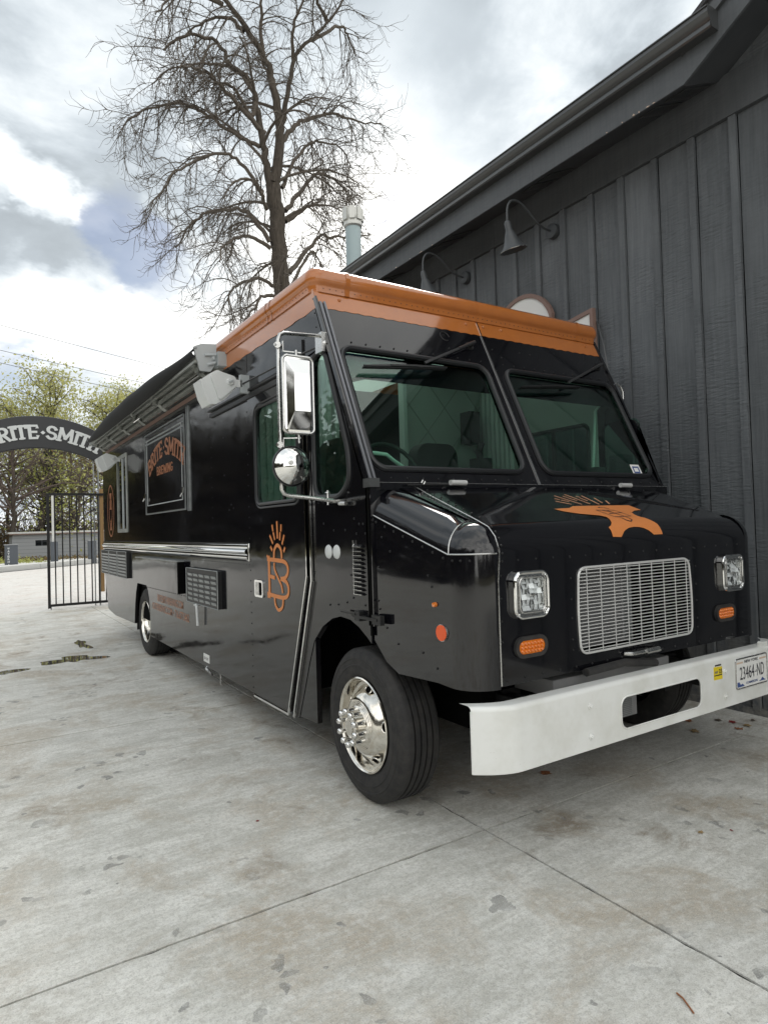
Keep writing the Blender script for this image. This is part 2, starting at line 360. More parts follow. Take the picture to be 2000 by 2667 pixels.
class MB:
    def __init__(s): s.v = []; s.f = []
    def add(s, v, f):
        n = len(s.v); s.v += [tuple(p) for p in v]; s.f += [tuple(i+n for i in q) for q in f]; return s
    def box(s, a, b, rot=None, pivot=None):
        x0, y0, z0 = a; x1, y1, z1 = b
        v = [Vector(p) for p in ((x0, y0, z0), (x1, y0, z0), (x1, y1, z0), (x0, y1, z0), (x0, y0, z1), (x1, y0, z1), (x1, y1, z1), (x0, y1, z1))]
        if rot is not None:
            pv = Vector(pivot) if pivot is not None else sum(v, Vector())/8
            v = [rot @ (p-pv)+pv for p in v]
        return s.add(v, [(0, 3, 2, 1), (4, 5, 6, 7), (0, 1, 5, 4), (1, 2, 6, 5), (2, 3, 7, 6), (3, 0, 4, 7)])
    def bar(s, p, q, w, h, up=(0, 0, 1)):       # rectangular bar from p to q
        p = Vector(p); q = Vector(q); d = (q-p).normalized(); u = Vector(up)
        sd = d.cross(u)
        if sd.length < 1e-4: sd = d.cross(Vector((1, 0, 0)))
        sd.normalize(); u = sd.cross(d).normalized()
        v = []
        for c in (p, q):
            for a, b in ((-1, -1), (1, -1), (1, 1), (-1, 1)): v.append(c+sd*(a*w/2)+u*(b*h/2))
        return s.add(v, [(0, 1, 2, 3), (7, 6, 5, 4), (0, 4, 5, 1), (1, 5, 6, 2), (2, 6, 7, 3), (3, 7, 4, 0)])
    def tube(s, pts, r, n=8, closed=False, cap=True):
        pts = [Vector(p) for p in pts]; k = len(pts)
        rr = r if isinstance(r, (list, tuple)) else [r]*k
        T = []
        for i in range(k):
            a = pts[(i-1) % k] if (closed or i > 0) else pts[i]; b = pts[(i+1) % k] if (closed or i < k-1) else pts[i]
            T.append((b-a).normalized())
        ref = Vector((0, 0, 1)) if abs(T[0].z) < .9 else Vector((1, 0, 0))
        nrm_ = T[0].cross(ref).normalized(); V = []
        for i in range(k):
            nrm_ = (nrm_-T[i]*nrm_.dot(T[i])).normalized(); bi = T[i].cross(nrm_)
            for j in range(n):
                a = 2*pi*j/n; V.append(pts[i]+(nrm_*math.cos(a)+bi*math.sin(a))*rr[i])
        F = []
        for i in range(k if closed else k-1):
            i2 = (i+1) % k
            for j in range(n):
                j2 = (j+1) % n; F.append((i*n+j, i*n+j2, i2*n+j2, i2*n+j))
        if cap and not closed: F += [tuple(range(n-1, -1, -1)), tuple((k-1)*n+j for j in range(n))]
        return s.add(V, F)
    def lathe(s, prof, c, axis='x', n=32, a0=0, a1=2*pi):    # prof: (r, along)
        c = Vector(c); V = []; k = len(prof); full = abs(a1-a0-2*pi) < 1e-6
        m_ = n if full else n+1
        for i in range(m_):
            a = a0+(a1-a0)*i/n
            for r, t in prof:
                if axis == 'x': V.append(c+Vector((t, r*math.cos(a), r*math.sin(a))))
                elif axis == 'y': V.append(c+Vector((r*math.cos(a), t, r*math.sin(a))))
                else: V.append(c+Vector((r*math.cos(a), r*math.sin(a), t)))
        F = []
        for i in range(n):
            i2 = (i+1) % m_
            for j in range(k-1): F.append((i*k+j, i*k+j+1, i2*k+j+1, i2*k+j))
        return s.add(V, F)
    def ball(s, c, r, n=6, half=None):
        return s.lathe([(r*math.sin(pi*i/4)+1e-5, -r*math.cos(pi*i/4)) for i in range(5)], c, 'z', n)
    def obj(s, name, mat, parent=None, **kw): return mesh(name, s.v, s.f, mat, parent, **kw)
def poly_plate(outer, holes, fr, t):
    """polygon with holes in frame fr=(origin, a, b, n): thickness t along n"""
    o, a, b, n = [Vector(x) for x in fr]
    rings = [outer]+list(holes)
    area = lambda r: sum(r[i][0]*r[(i+1) % len(r)][1]-r[(i+1) % len(r)][0]*r[i][1] for i in range(len(r)))
    rings = [list(rings[0]) if area(rings[0]) > 0 else list(rings[0])[::-1]]+[list(r) if area(r) < 0 else list(r)[::-1] for r in rings[1:]]
    tri = tessellate_polygon([[Vector((p[0], p[1], 0)) for p in r] for r in rings])
    flat = [p for r in rings for p in r]; N_ = len(flat)
    V = [o+a*p[0]+b*p[1]+n*t for p in flat]+[o+a*p[0]+b*p[1] for p in flat]
    F = []
    hand = a.cross(b).dot(n)
    for q in tri:
        p0, p1, p2 = [flat[i] for i in q]
        ar = (p1[0]-p0[0])*(p2[1]-p0[1])-(p2[0]-p0[0])*(p1[1]-p0[1])
        if abs(ar) < 1e-12: continue
        q = tuple(q) if ar*hand > 0 else tuple(q)[::-1]
        F.append(q); F.append(tuple(i+N_ for i in q[::-1]))
    k = 0
    for r in rings:
        m_ = len(r)
        for i in range(m_):
            j = (i+1) % m_; q = (k+i, k+N_+i, k+N_+j, k+j)
            F.append(q if hand > 0 else q[::-1])
        k += m_
    return V, F
def plate(name, outer, holes, fr, t, mat, parent=None, **kw):
    V, F = poly_plate(outer, holes, fr, t); return mesh(name, V, F, mat, parent, **kw)
def rrect(x0, y0, x1, y1, r, n=6):
    P = []
    for cx, cy, a in ((x1-r, y1-r, 0), (x0+r, y1-r, 90), (x0+r, y0+r, 180), (x1-r, y0+r, 270)):
        for i in range(n+1):
            t = math.radians(a+90*i/n); P.append((cx+r*math.cos(t), cy+r*math.sin(t)))
    return P
def rpoly(pts, r, n=5):      # round the corners of a polygon
    out = []; k = len(pts); rr = r if isinstance(r, (list, tuple)) else [r]*k
    for i in range(k):
        p = Vector(pts[i]).to_2d() if len(pts[i]) > 2 else Vector(pts[i]); a = Vector(pts[i-1])-p; b = Vector(pts[(i+1) % k])-p
        d = min(rr[i], a.length*.45, b.length*.45); A = p+a.normalized()*d; B = p+b.normalized()*d
        for j in range(n+1):
            t = j/n; q = A*(1-t)**2+p*2*t*(1-t)+B*t*t; out.append((q.x, q.y))
    return out
def fr_pts(pts, fr, off=0):
    o, a, b, n = [Vector(x) for x in fr]; return [o+a*p[0]+b*p[1]+n*off for p in pts]
def ring_tube(pts, fr, r, off=0, n=8): return MB().tube(fr_pts(pts, fr, off), r, n, closed=True)
FONT_CACHE = {}
def text_geo(s, size=1.0, bold=.0):
    key = (s, bold)
    if key not in FONT_CACHE:
        cu_ = bpy.data.curves.new('t', 'FONT'); cu_.body = s; cu_.offset = bold; cu_.resolution_u = 3
        ob = bpy.data.objects.new('t', cu_); COL.objects.link(ob)
        bpy.context.view_layer.update()
        dg = bpy.context.evaluated_depsgraph_get(); me = bpy.data.meshes.new_from_object(ob.evaluated_get(dg))
        V = [tuple(v.co) for v in me.vertices]; F = [tuple(p.vertices) for p in me.polygons]
        bpy.data.objects.remove(ob); bpy.data.meshes.remove(me)
        FONT_CACHE[key] = (V, F)
    V, F = FONT_CACHE[key]
    w = max(v[0] for v in V); x0 = min(v[0] for v in V)
    return [((v[0]-x0)*size, v[1]*size) for v in V], F, (w-x0)*size
def text_obj(name, s, fr, width, height, mat, parent, off=.001, bold=.012, slant=0, **kw):
    """text filling width x height, lower left at frame origin"""
    V, F, w = text_geo(s, 1.0, bold); h = max(v[1] for v in V)
    o, a, b, n = [Vector(x) for x in fr]
    P = [o+a*(v[0]/w*width+slant*v[1])+b*(v[1]/h*height)+n*off for v in V]
    hand = a.cross(b).dot(n)
    return mesh(name, P, F if hand > 0 else [f[::-1] for f in F], mat, parent, **kw)
# stroke letters with slab serifs, unit height, (strokes, advance)
def arc(cx, cy, rx, ry, a0, a1, n=8): return [(cx+rx*math.cos(math.radians(a0+(a1-a0)*i/n)), cy+ry*math.sin(math.radians(a0+(a1-a0)*i/n))) for i in range(n+1)]
GL = {
 'B': ([[(.1, 0), (.1, 1)], [(.1, 1)]+arc(.28, .76, .2, .24, 90, -90)+[(.1, .52)], [(.1, .52)]+arc(.3, .26, .22, .26, 90, -90)+[(.1, 0)]], .62),
 'R': ([[(.1, 0), (.1, 1)], [(.1, 1)]+arc(.28, .74, .2, .26, 90, -90)+[(.1, .48)], [(.28, .48), (.52, 0)]], .64),
 'I': ([[(.12, 0), (.12, 1)]], .28),
 'T': ([[(.27, 0), (.27, 1)], [(.0, 1), (.54, 1)], [(.0, 1), (-.0, .86)], [(.54, 1), (.54, .86)]], .60),
 'E': ([[(.1, 0), (.1, 1)], [(.1, 1), (.48, 1), (.48, .88)], [(.1, .5), (.4, .5)], [(.1, 0), (.48, 0), (.5, .14)]], .60),
 'S': ([arc(.28, .75, .2, .25, 20, 270, 10)+arc(.28, .25, .22, .25, 90, -160, 10)[1:]], .60),
 'M': ([[(.08, 0), (.16, 1)], [(.16, 1), (.43, .22)], [(.43, .22), (.70, 1)], [(.70, 1), (.78, 0)]], .90),
 'H': ([[(.1, 0), (.1, 1)], [(.5, 0), (.5, 1)], [(.1, .5), (.5, .5)]], .66),
 'W': ([[(.02, 1), (.2, 0)], [(.2, 0), (.40, .85)], [(.40, .85), (.60, 0)], [(.60, 0), (.78, 1)]], .84),
 'N': ([[(.1, 0), (.1, 1)], [(.1, 1), (.5, 0)], [(.5, 0), (.5, 1)]], .64),
 'G': ([arc(.32, .5, .26, .5, 50, 310, 14)+[(.54, .42), (.36, .42)]], .66),
}
SERIF = {'B': [], 'R': [(.1, 0)], 'I': [(.12, 0), (.12, 1)], 'T': [(.27, 0)], 'H': [(.1, 0), (.1, 1), (.5, 0), (.5, 1)], 'M': [(.08, 0), (.78, 0)], 'N': [], 'E': [], 'S': [], 'W': [], 'G': []}
def ribbon2(pts, w):        # 2D polyline -> quads
    V = []; F = []
    P = [Vector(p) for p in pts]; k = len(P)
    for i in range(k):
        a = P[max(i-1, 0)]; b = P[min(i+1, k-1)]; t = (b-a).normalized(); nn = Vector((-t.y, t.x))
        e = Vector((0, 0))
        if i == 0: e = -t*w*.5
        if i == k-1: e = t*w*.5
        V += [tuple(P[i]+e+nn*w/2), tuple(P[i]+e-nn*w/2)]
    for i in range(k-1): F.append((2*i, 2*i+1, 2*i+3, 2*i+2))
    return V, F
GOFF = []
def glyph(ch, w=.15, serif=True):
    V = []; F = []; GOFF.clear()
    for kq, st in enumerate(GL[ch][0]):
        v, f = ribbon2(st, w); n = len(V); V += v; GOFF.extend([kq*.0005]*len(v)); F += [tuple(i+n for i in q) for q in f]
    if serif:
        for x, y in SERIF[ch]:
            v, f = ribbon2([(x-.10, y), (x+.10, y)], w*.75); n = len(V); V += v; GOFF.extend([.0022+.0002*len(GOFF)/10]*len(v)); F += [tuple(i+n for i in q) for q in f]
    return V, F
def extrude_flat(V3, F, n, t):
    k = len(V3); n = Vector(n); V = [Vector(v)+n*t for v in V3]+[Vector(v) for v in V3]
    return V, [tuple(f) for f in F]+[tuple(i+k for i in f[::-1]) for f in F]+[(f[i], f[i]+k, f[(i+1) % len(f)]+k, f[(i+1) % len(f)]) for f in F for i in range(len(f))]
def copy_tree(o, parent=None):
    c = o.copy(); COL.objects.link(c)
    if parent is not None: c.parent = parent
    ORG[c.name] = ORG.get(o.name, Vector((0, 0, 0)))
    for ch in list(o.children): copy_tree(ch, c)
    return c
def inst(name, src, parent, mat_world_off):      # copy of mesh piece shifted inside its parent
    c = src.copy(); COL.objects.link(c); c.parent = parent; c.location = Vector(src.location)+Vector(mat_world_off); return c
# fast tube bundles for twigs: list of (pts[k,3], radii[k])
def tube_bundle(name, items, mat, parent, sides=3, **kw):
    VV = []; FF = []; base = 0
    ang = np.arange(sides)*2*np.pi/sides; ca, sa = np.cos(ang), np.sin(ang)
    for P, Rr in items:
        P = np.asarray(P, float); Rr = np.asarray(Rr, float); k = len(P)
        T = np.gradient(P, axis=0); T /= (np.linalg.norm(T, axis=1, keepdims=True)+1e-9)
        ref = np.eye(3)[int(np.argmin(np.abs(T).max(axis=0)))]
        A = np.cross(T, ref); A /= (np.linalg.norm(A, axis=1, keepdims=True)+1e-9); B = np.cross(T, A)
        V = P[:, None, :]+(A[:, None, :]*ca[None, :, None]+B[:, None, :]*sa[None, :, None])*Rr[:, None, None]
        VV.append(V.reshape(-1, 3))
        i = np.arange(k-1)[:, None]*sides; j = np.arange(sides)[None, :]; j2 = (j+1) % sides
        F = np.stack([i+j, i+j2, i+sides+j2, i+sides+j], -1).reshape(-1, 4)+base
        FF.append(F); base += k*sides
    V = np.concatenate(VV); F = np.concatenate(FF)
    return np_mesh(name, V, F, mat, parent, **kw)
def np_mesh(name, V, F, mat, parent, kind=None, label=None, smooth=False):
    org = np.array(ORG[parent.name]) if parent is not None else np.zeros(3)
    me = bpy.data.meshes.new(name); V = V-org
    me.vertices.add(len(V)); me.vertices.foreach_set('co', V.astype(np.float32).ravel())
    ns = F.shape[1]; me.loops.add(F.size); me.loops.foreach_set('vertex_index', F.astype(np.int32).ravel())
    me.polygons.add(len(F)); me.polygons.foreach_set('loop_start', np.arange(0, F.size, ns, dtype=np.int32))
    me.update(calc_edges=True)
    if smooth: me.shade_smooth()
    me.materials.append(M[mat]); o = bpy.data.objects.new(name, me); COL.objects.link(o)
    if parent is not None: o.parent = parent
    ORG[o.name] = Vector(org.tolist())
    if kind: o['kind'] = kind
    if label: o['label'] = label
    return o

# ------------------------------------------------------------------ ground: poured slabs with recessed joints
ground = mesh('ground', [(-160, -90, -.10), (160, -90, -.10), (160, 260, -.10), (-160, 260, -.10)], [(0, 1, 2, 3)], 'soil', kind='structure')
tag(ground, 'leaf littered soil and grass stretching away beyond the kerb', 'ground')
G_ = root('pavement', (2.03, 2.37, 0), 'grey poured concrete yard with thin dark joints and rusty stains under the truck', 'pavement', kind='structure')
MB().box((-36, -24, -.06), (16, 14.43, -.007)).obj('joint_bed', 'joint_dark', G_)
xs = [-30, -16, -9, -1.57, 2.03, 5.63, 16]; ys = [-24, -12, -6.3, -3.4, -.53, 2.37, 5.27, 8.17, 11.3, 14.43]
def slab(x0, x1, y0, y1, mat='concrete', step=.5):
    g = .0042; mb = MB(); bv = .006
    near = x0 > -5 and x1 < 6 and y0 > -2 and y1 < 9
    st = .06 if near else 5
    V = []; F = []
    # irregular arrises: the top face outline wanders by a few mm
    def edge(p, q):
        L = math.hypot(q[0]-p[0], q[1]-p[1]); n = max(1, int(L/st)); out = []
        for i in range(n):
            t = i/n; w = 0 if i == 0 else (random.random()**7)*.006+random.random()*.0012
            dx, dy = (q[0]-p[0])/L, (q[1]-p[1])/L
            out.append((p[0]+(q[0]-p[0])*t-dy*w, p[1]+(q[1]-p[1])*t+dx*w))
        return out
    c = [(x0+g, y0+g), (x1-g, y0+g), (x1-g, y1-g), (x0+g, y1-g)]
    top = sum((edge(c[i], c[(i+1) % 4]) for i in range(4)), [])
    return plate('slab', top, [], ((0, 0, -.05), (1, 0, 0), (0, 1, 0), (0, 0, 1)), .05, mat, G_)
for i in range(len(xs)-1):
    for j in range(len(ys)-1): slab(xs[i], xs[i+1], ys[j], ys[j+1])
# road and paving beyond the gate, kerb and footpath running obliquely
road = mesh('road', [(-30, 14.45, -.012), (16, 14.45, -.012), (16, 47.3, -.012), (.985, 32.0, -.012), (-30, .3, -.012)], [(0, 1, 2, 3, 4)], 'concrete_pale', kind='structure')
tag(road, 'pale pinkish concrete drive beyond the gate running to the kerb', 'road')
kd = Vector((4.84, 4.95, 0)).normalized(); kn = Vector((-kd.y, kd.x, 0)); k0 = Vector((.985, 32.4, 0))
K = root('kerb', (k0.x, k0.y, 0), 'low pale concrete kerb and footpath crossing beyond the gate', 'kerb', kind='structure')
for i in range(-9, 10):
    a = k0+kd*(i*2.4+.01)+kn*0; b = k0+kd*(i*2.4+2.39)
    MB().add([a-Vector((0, 0, .1)), b-Vector((0, 0, .1)), b+kn*.25-Vector((0, 0, .1)), a+kn*.25-Vector((0, 0, .1)), a+Vector((0, 0, .22)), b+Vector((0, 0, .22)), b+kn*.25+Vector((0, 0, .22)), a+kn*.25+Vector((0, 0, .22))],
             [(0, 3, 2, 1), (4, 5, 6, 7), (0, 1, 5, 4), (1, 2, 6, 5), (2, 3, 7, 6), (3, 0, 4, 7)]).obj('kerb_stone', 'kerb', K)
a = k0-kd*22+kn*.27; b = k0+kd*24+kn*.27
MB().add([a+Vector((0, 0, .215)), b+Vector((0, 0, .215)), b+kn*2.6+Vector((0, 0, .215)), a+kn*2.6+Vector((0, 0, .215))], [(0, 1, 2, 3)]).obj('footpath', 'kerb', K)
# puddle left of the rear wheel
def blob(name, cx, cy, rx, ry, z, mat, seed, wob=.45, n=60, rot=0):
    rs = random.Random(seed); ph = [rs.random()*6.28 for _ in range(6)]; am = [rs.uniform(.3, 1)/(k+1.5) for k in range(6)]
    pts = []
    for i in range(n):
        a = 2*pi*i/n; r = 1+wob*sum(am[k]*math.sin((k+2)*a+ph[k]) for k in range(6))
        x = rx*r*math.cos(a); y = ry*r*math.sin(a)
        pts.append((cx+x*math.cos(rot)-y*math.sin(rot), cy+x*math.sin(rot)+y*math.cos(rot)))
    return plate(name, pts, [], ((0, 0, z), (1, 0, 0), (0, 1, 0), (0, 0, 1)), .0012, mat)
pdl = [tag(blob('puddle', .98, 8.42, .27, .22, .0005, 'water', 3, .8), 'largest shallow puddle on the concrete left of the rear wheel, mirroring the gate', 'puddle', kind='structure'),
       tag(blob('puddle', 1.22, 9.5, .07, .36, .0005, 'water', 5, .8), 'small crooked puddle just beyond the big one, nearer the gate', 'puddle', kind='structure'),
       tag(blob('puddle', .16, 8.1, .20, .16, .0005, 'water', 8, .9), 'broken wet patch at the left border of the photo', 'puddle', kind='structure')]

# ------------------------------------------------------------------ food truck
XL, XR, XC = 1.70, 4.18, 2.94
T = root('food_truck', (XC, 6.3, 0), 'glossy black step van food truck with an orange roof band and white bumper', 'food truck')
SIDE = lambda x: ((x, 0, 0), (0, 1, 0), (0, 0, 1), (-1, 0, 0))      # plate plane of the left flank, (y, z) coordinates
SIDER = lambda x: ((x, 0, 0), (0, 1, 0), (0, 0, 1), (1, 0, 0))
front_arch = [(3.702, .28), (3.62, .459), (3.541, .642), (3.464, .790), (3.352, .885), (3.228, .945), (3.13, .966), (3.021, .959), (2.935, .93), (2.854, .888), (2.80, .84)]
rear_arch = [(7.669, .285), (7.671, .574), (7.70, .70), (7.76, .80), (7.86, .875), (7.98, .915), (8.106, .928), (8.227, .905), (8.33, .84), (8.41, .73), (8.47, .579), (8.524, .335)]
body_pts = [(4.46, .28)]+rear_arch+[(9.8, .31), (10.35, .35), (10.62, .86), (10.62, 2.86), (4.46, 2.86)]
rwin = rrect(8.82, 1.51, 9.44, 2.49, .03)
plate('body_side', body_pts, [rwin], SIDE(1.735), .035, 'black_paint', T)
# access seams, rivets etc. are added further down
door_pts = [(4.445, .285), (3.835, .285), (3.515, 1.18), (3.515, 2.60), (4.445, 2.60)]
dwin = rrect(3.61, 1.635, 4.30, 2.31, .07)
DR = plate('door', door_pts, [dwin], SIDE(1.725), .033, 'black_paint', T)
ring_tube(dwin, SIDE(1.692), .012, 0).obj('window_seal', 'gasket', DR, smooth=True)
ring_tube(rrect(3.585, 1.61, 4.325, 2.335, .09), SIDE(1.692), .007, 0).obj('window_seal', 'gasket', DR, smooth=True)
plate('window', rrect(3.60, 1.625, 4.31, 2.32, .075), [], SIDE(1.712), .004, 'green_glass', DR)
MB().box((1.704, 3.86, 1.64), (1.722, 3.885, 2.31)).obj('sash_bar', 'dark_metal', DR)
# slide rail and shroud above the door
MB().box((1.682, 3.40, 2.405), (1.698, 5.3, 2.435)).obj('door_track', 'dark_metal', T)
MB().box((1.676, 3.42, 2.455), (1.70, 5.32, 2.47)).obj('door_track', 'dark_metal', T)
tri = [(3.62, 2.44), (4.5, 2.44), (4.46, 2.60), (3.62, 2.60)]
plate('cab_side', [(3.456, .30), (3.84, .28), (3.60, 1.18), (3.60, 2.61), (3.456, 2.61)], [], SIDE(1.735), .0315, 'black_paint', T)
plate('header_panel', [(3.456, 2.60), (4.46, 2.60), (4.46, 2.86), (3.456, 2.86)], [], SIDE(1.735), .033, 'black_paint', T)
# front corner of the cab, with quarter window and wheel arch
qwin = rpoly([(3.395, 2.46), (3.235, 2.475), (3.175, 2.33), (2.985, 1.85), (2.985, 1.70), (3.09, 1.625), (3.395, 1.635)], [.10, .07, .25, .12, .07, .1, .09])
cab_pts = [(3.745, .28), (3.455, 1.14), (3.455, 2.86), (3.36, 2.86), (2.81, 1.68), (2.81, .86)]+front_arch[::-1][1:]
cab_pts = cab_pts[:6]+front_arch[::-1][1:]
plate('cab_side', cab_pts, [qwin], SIDE(1.735), .035, 'black_paint', T)
QW = plate('quarter_window', rpoly([(3.40, 2.465), (3.23, 2.48), (2.978, 1.85), (2.978, 1.69), (3.09, 1.62), (3.40, 1.63)], [.10, .07, .12, .07, .1, .09]), [], SIDE(1.715), .004, 'green_glass', T)
ring_tube(qwin, SIDE(1.70), .016, .002).obj('window_seal', 'gasket', QW, smooth=True)
# bright strips edging the door
MB().bar((1.686, 3.507, 1.178), (1.686, 3.507, 2.42), .012, .014, (1, 0, 0)).bar((1.686, 3.835, .272), (1.686, 3.507, 1.178), .010, .012, (1, 0, 0)).obj('edge_trim', 'chrome', T)
MB().bar((1.688, 3.45, 1.139), (1.688, 3.455, 2.40), .012, .014, (1, 0, 0)).bar((1.688, 3.753, .275), (1.688, 3.45, 1.139), .012, .014, (1, 0, 0)).obj('edge_trim', 'chrome', T)
MB().bar((1.693, 3.47, 1.14), (1.693, 3.47, 2.4), .006, .02, (1, 0, 0)).obj('door_gap', 'matt_black', T)
MB().box((1.688, 3.84, .262), (1.70, 4.44, .276)).obj('edge_trim', 'chrome', T)
MB().box((1.6975, 4.4495, .285), (1.702, 4.4555, 2.6)).obj('door_gap', 'matt_black', T)
# right flank (mostly hidden; its windows show through the windscreen)
plate('body_side', [(2.81, .30), (10.35, .30), (10.62, .86), (10.62, 2.86), (3.36, 2.86), (2.81, 1.68)], [rrect(3.42, 1.63, 4.14, 2.22, .05), rrect(2.98, 1.66, 3.30, 2.2, .06)], SIDER(4.145), .035, 'black_paint', T)
for q in (rrect(3.41, 1.62, 4.15, 2.23, .05), rrect(2.97, 1.65, 3.31, 2.21, .06)): plate('side_window', q, [], SIDER(4.165), .004, 'green_glass', T)
MB().box((1.735, 10.58, .86), (4.145, 10.615, 2.86)).obj('rear_wall', 'black_paint', T)
plate('cab_lining', [(3.33, 1.06), (4.70, 1.06), (4.70, 2.80), (3.45, 2.80), (3.33, 2.5)], [rrect(3.42, 1.63, 4.14, 2.22, .05)], SIDER(4.139), .004, 'int_mid', T)
ring_tube(rrect(3.42, 1.63, 4.14, 2.22, .05), SIDER(4.135), .016).box((4.12, 3.76, 1.63), (4.14, 3.79, 2.22)).obj('window_trim', 'int_dark', T)
# windscreen panel
WSn = Vector((0, -1.18, .55)).normalized(); WSs = Vector((0, .55, 1.18)).normalized(); SL = math.hypot(.55, 1.18)
WF = lambda off=0: (Vector((0, 2.81, 1.68))+WSn*off, (1, 0, 0), WSs, WSn)
wl = rrect(1.765, .085, 2.858, .885, .085, 8); wr = rrect(3.018, .085, 4.115, .885, .085, 8)
plate('windscreen_panel', [(XL, 0), (XR, 0), (XR, SL), (XL, SL)], [wl, wr], WF(-.035), .035, 'black_front', T)
for q in (wl, wr):
    W = plate('windscreen', q, [], WF(-.02), .005, 'green_glass', T)
    ring_tube(q, WF(0), .017, .004).obj('window_seal', 'gasket', W, smooth=True)
for x_0, x_1 in ((1.77, 2.853), (3.023, 4.11)): plate('shade_band', [(x_0, .70), (x_1, .70), (x_1, .88), (x_0, .88)], [], WF(-.036), .002, 'shade_glass', T)
# inspection sticker low in the right windscreen
stv, stf = [], []
st = plate('sticker', [(3.93, .10), (4.03, .10), (4.03, .185), (3.93, .185)], [], WF(-.012), .0008, 'white_print', T, label='pale registration sticker in the lower corner')
plate('sticker_print', [(3.945, .115), (4.015, .115), (4.015, .17), (3.945, .17)], [[(3.957, .127), (4.003, .127), (4.003, .158), (3.957, .158)]], WF(-.011), .0006, 'blue_print', st)
# centre seam and pillars
def wsb(x0, v0, x1, v1, w, h, off, mat, name, smooth=False):
    p = fr_pts([(x0, v0), (x1, v1)], WF(off)); return MB().bar(p[0], p[1], w, h, WSn).obj(name, mat, T)
wsb(2.938, 0, 2.938, SL, .009, .006, .004, 'chrome', 'centre_seam')
wsb(XL+.014, .01, XL+.014, SL-.11, .016, .022, .010, 'pillar_grey', 'pillar_trim'); wsb(XL+.038, .01, XL+.038, SL-.11, .014, .030, .010, 'pillar_grey', 'pillar_trim')
wsb(XR-.02, .0, XR-.02, SL, .02, .014, .006, 'black_front', 'pillar_trim')
MB().bar((XL-.004, 2.815, 1.70), (XL-.004, 3.33, 2.80), .028, .012, (1, 0, 0)).obj('pillar_trim', 'black_front', T)
MB().box((XL-.012, 2.76, 1.655), (XL+.045, 2.83, 1.70)).obj('pillar_foot', 'gutter_dark', T)
# orange paint band: thin sheet over the panels, slightly wavy lower edge
def wavy(a, b, z, n, amp=.003): return [(a+(b-a)*i/n, z+amp*math.sin(i*1.7)*(.5+random.random())) for i in range(n+1)]
plate('roof_band', wavy(XL-.001, XR+.001, 1.163, 110)+[(XR+.001, SL), (XL-.001, SL)], [], WF(.0), .0022, 'orange_paint', T)
plate('roof_band', wavy(10.62, 3.306, 2.735, 120)+[(3.36, 2.86), (10.62, 2.86)], [], SIDE(1.70), .0022, 'orange_paint', T)
plate('roof_band', [(3.306, 2.735), (10.62, 2.735), (10.62, 2.86), (3.36, 2.86)], [], SIDER(4.18), .0022, 'orange_paint', T)
# rolled roof cap
prof = [(.004, 2.845), (.012, 2.845), (.014, 2.882), (.016, 2.889), (.024, 2.896), (.031, 2.912), (.033, 2.930), (.030, 2.952), (.020, 2.974), (.0, 2.992), (-.06, 2.998), (-.30, 3.004)]
x0, x1, y0, y1 = XL, XR, 3.355, 10.62
ctr = [(x1, y1, 0), (x0, y1, 90), (x0, y0, 180), (x1, y0, 270)]; rc = .05
plan = []
for cx, cy, a in ctr:
    ccx = cx+(-rc if cx == x1 else rc); ccy = cy+(-rc if cy == y1 else rc)
    for i in range(7):
        t = math.radians(a+15*i); plan.append((ccx, ccy, math.cos(t), math.sin(t)))
mb = MB(); V = []
for px, py, nx, ny in plan:
    for o, z in prof: V.append((px+nx*(rc+o), py+ny*(rc+o), z))
k = len(prof); n_ = len(plan)
F = [(i*k+j, ((i+1) % n_)*k+j, ((i+1) % n_)*k+j+1, i*k+j+1) for i in range(n_) for j in range(k-1)]
mesh('roof_panel', [V[i*k+k-1] for i in range(n_)], [tuple(range(n_))], 'translucent_roof', T)  # unseen translucent top, put in to let daylight into the cab
mesh('roof_cap', V, F, 'orange_paint', T, smooth=True, sharp=50)
# joint straps on the cap
def cap_strap(axis, pos, w=.03):
    mb = MB(); P = []
    for o, z in prof[:-2]:
        P.append((o+.003, z+(.003 if z > 2.95 else 0)))
    V = []
    for o, z in P:
        for s in (-w/2, w/2): V.append((pos+s, y0-o, z) if axis == 'y' else (x0-o, pos+s, z))
    return mb.add(V, [(2*i, 2*i+1, 2*i+3, 2*i+2) for i in range(len(P)-1)]).obj('roof_joint', 'orange_paint', T, smooth=True)
for p in (1.92, 3.96): cap_strap('y', p)
for p in (3.95, 4.02): cap_strap('x', p)
cap_strap('y', 2.935, .006)
# roof marker lights on the band
for x in (1.86, 2.83, 2.985, 3.03+.12, 4.03):
    p = fr_pts([(x, 1.245)], WF(.002))[0]; MB().ball(p, .011, 8).obj('marker_light', 'orange_paint', T, smooth=True)
# rivets, all tiny: one part
rv = MB()
def rivet(p, r=.0055): rv.ball(p, r, 6)
for i in range(56): rivet((1.76+i*.0425, 3.343, 2.868), .0042)
for i in range(150): rivet((1.688, 3.42+i*.048, 2.868), .0042)
def wrow(xa, xb, v, n, r=.006):
    for i in range(n): rivet(fr_pts([(xa+(xb-xa)*i/(n-1), v)], WF(.002))[0], r)
wrow(1.76, 4.12, .93, 25); wrow(1.75, 4.15, .028, 24)
for x, v in ((2.60, 1.0), (2.615, .985), (2.99, 1.05), (3.05, .99), (3.25, 1.06), (3.35, 1.06)): rivet(fr_pts([(x, v)], WF(.002))[0], .007)
for v in [i*.11+.1 for i in range(8)]:
    rivet(fr_pts([(2.955, v)], WF(.002))[0], .005)
def srow(ya, za, yb, zb, n, r=.0045, x=1.699):
    for i in range(n): t = i/max(1, n-1); rivet((x, ya+(yb-ya)*t, za+(zb-za)*t), r)
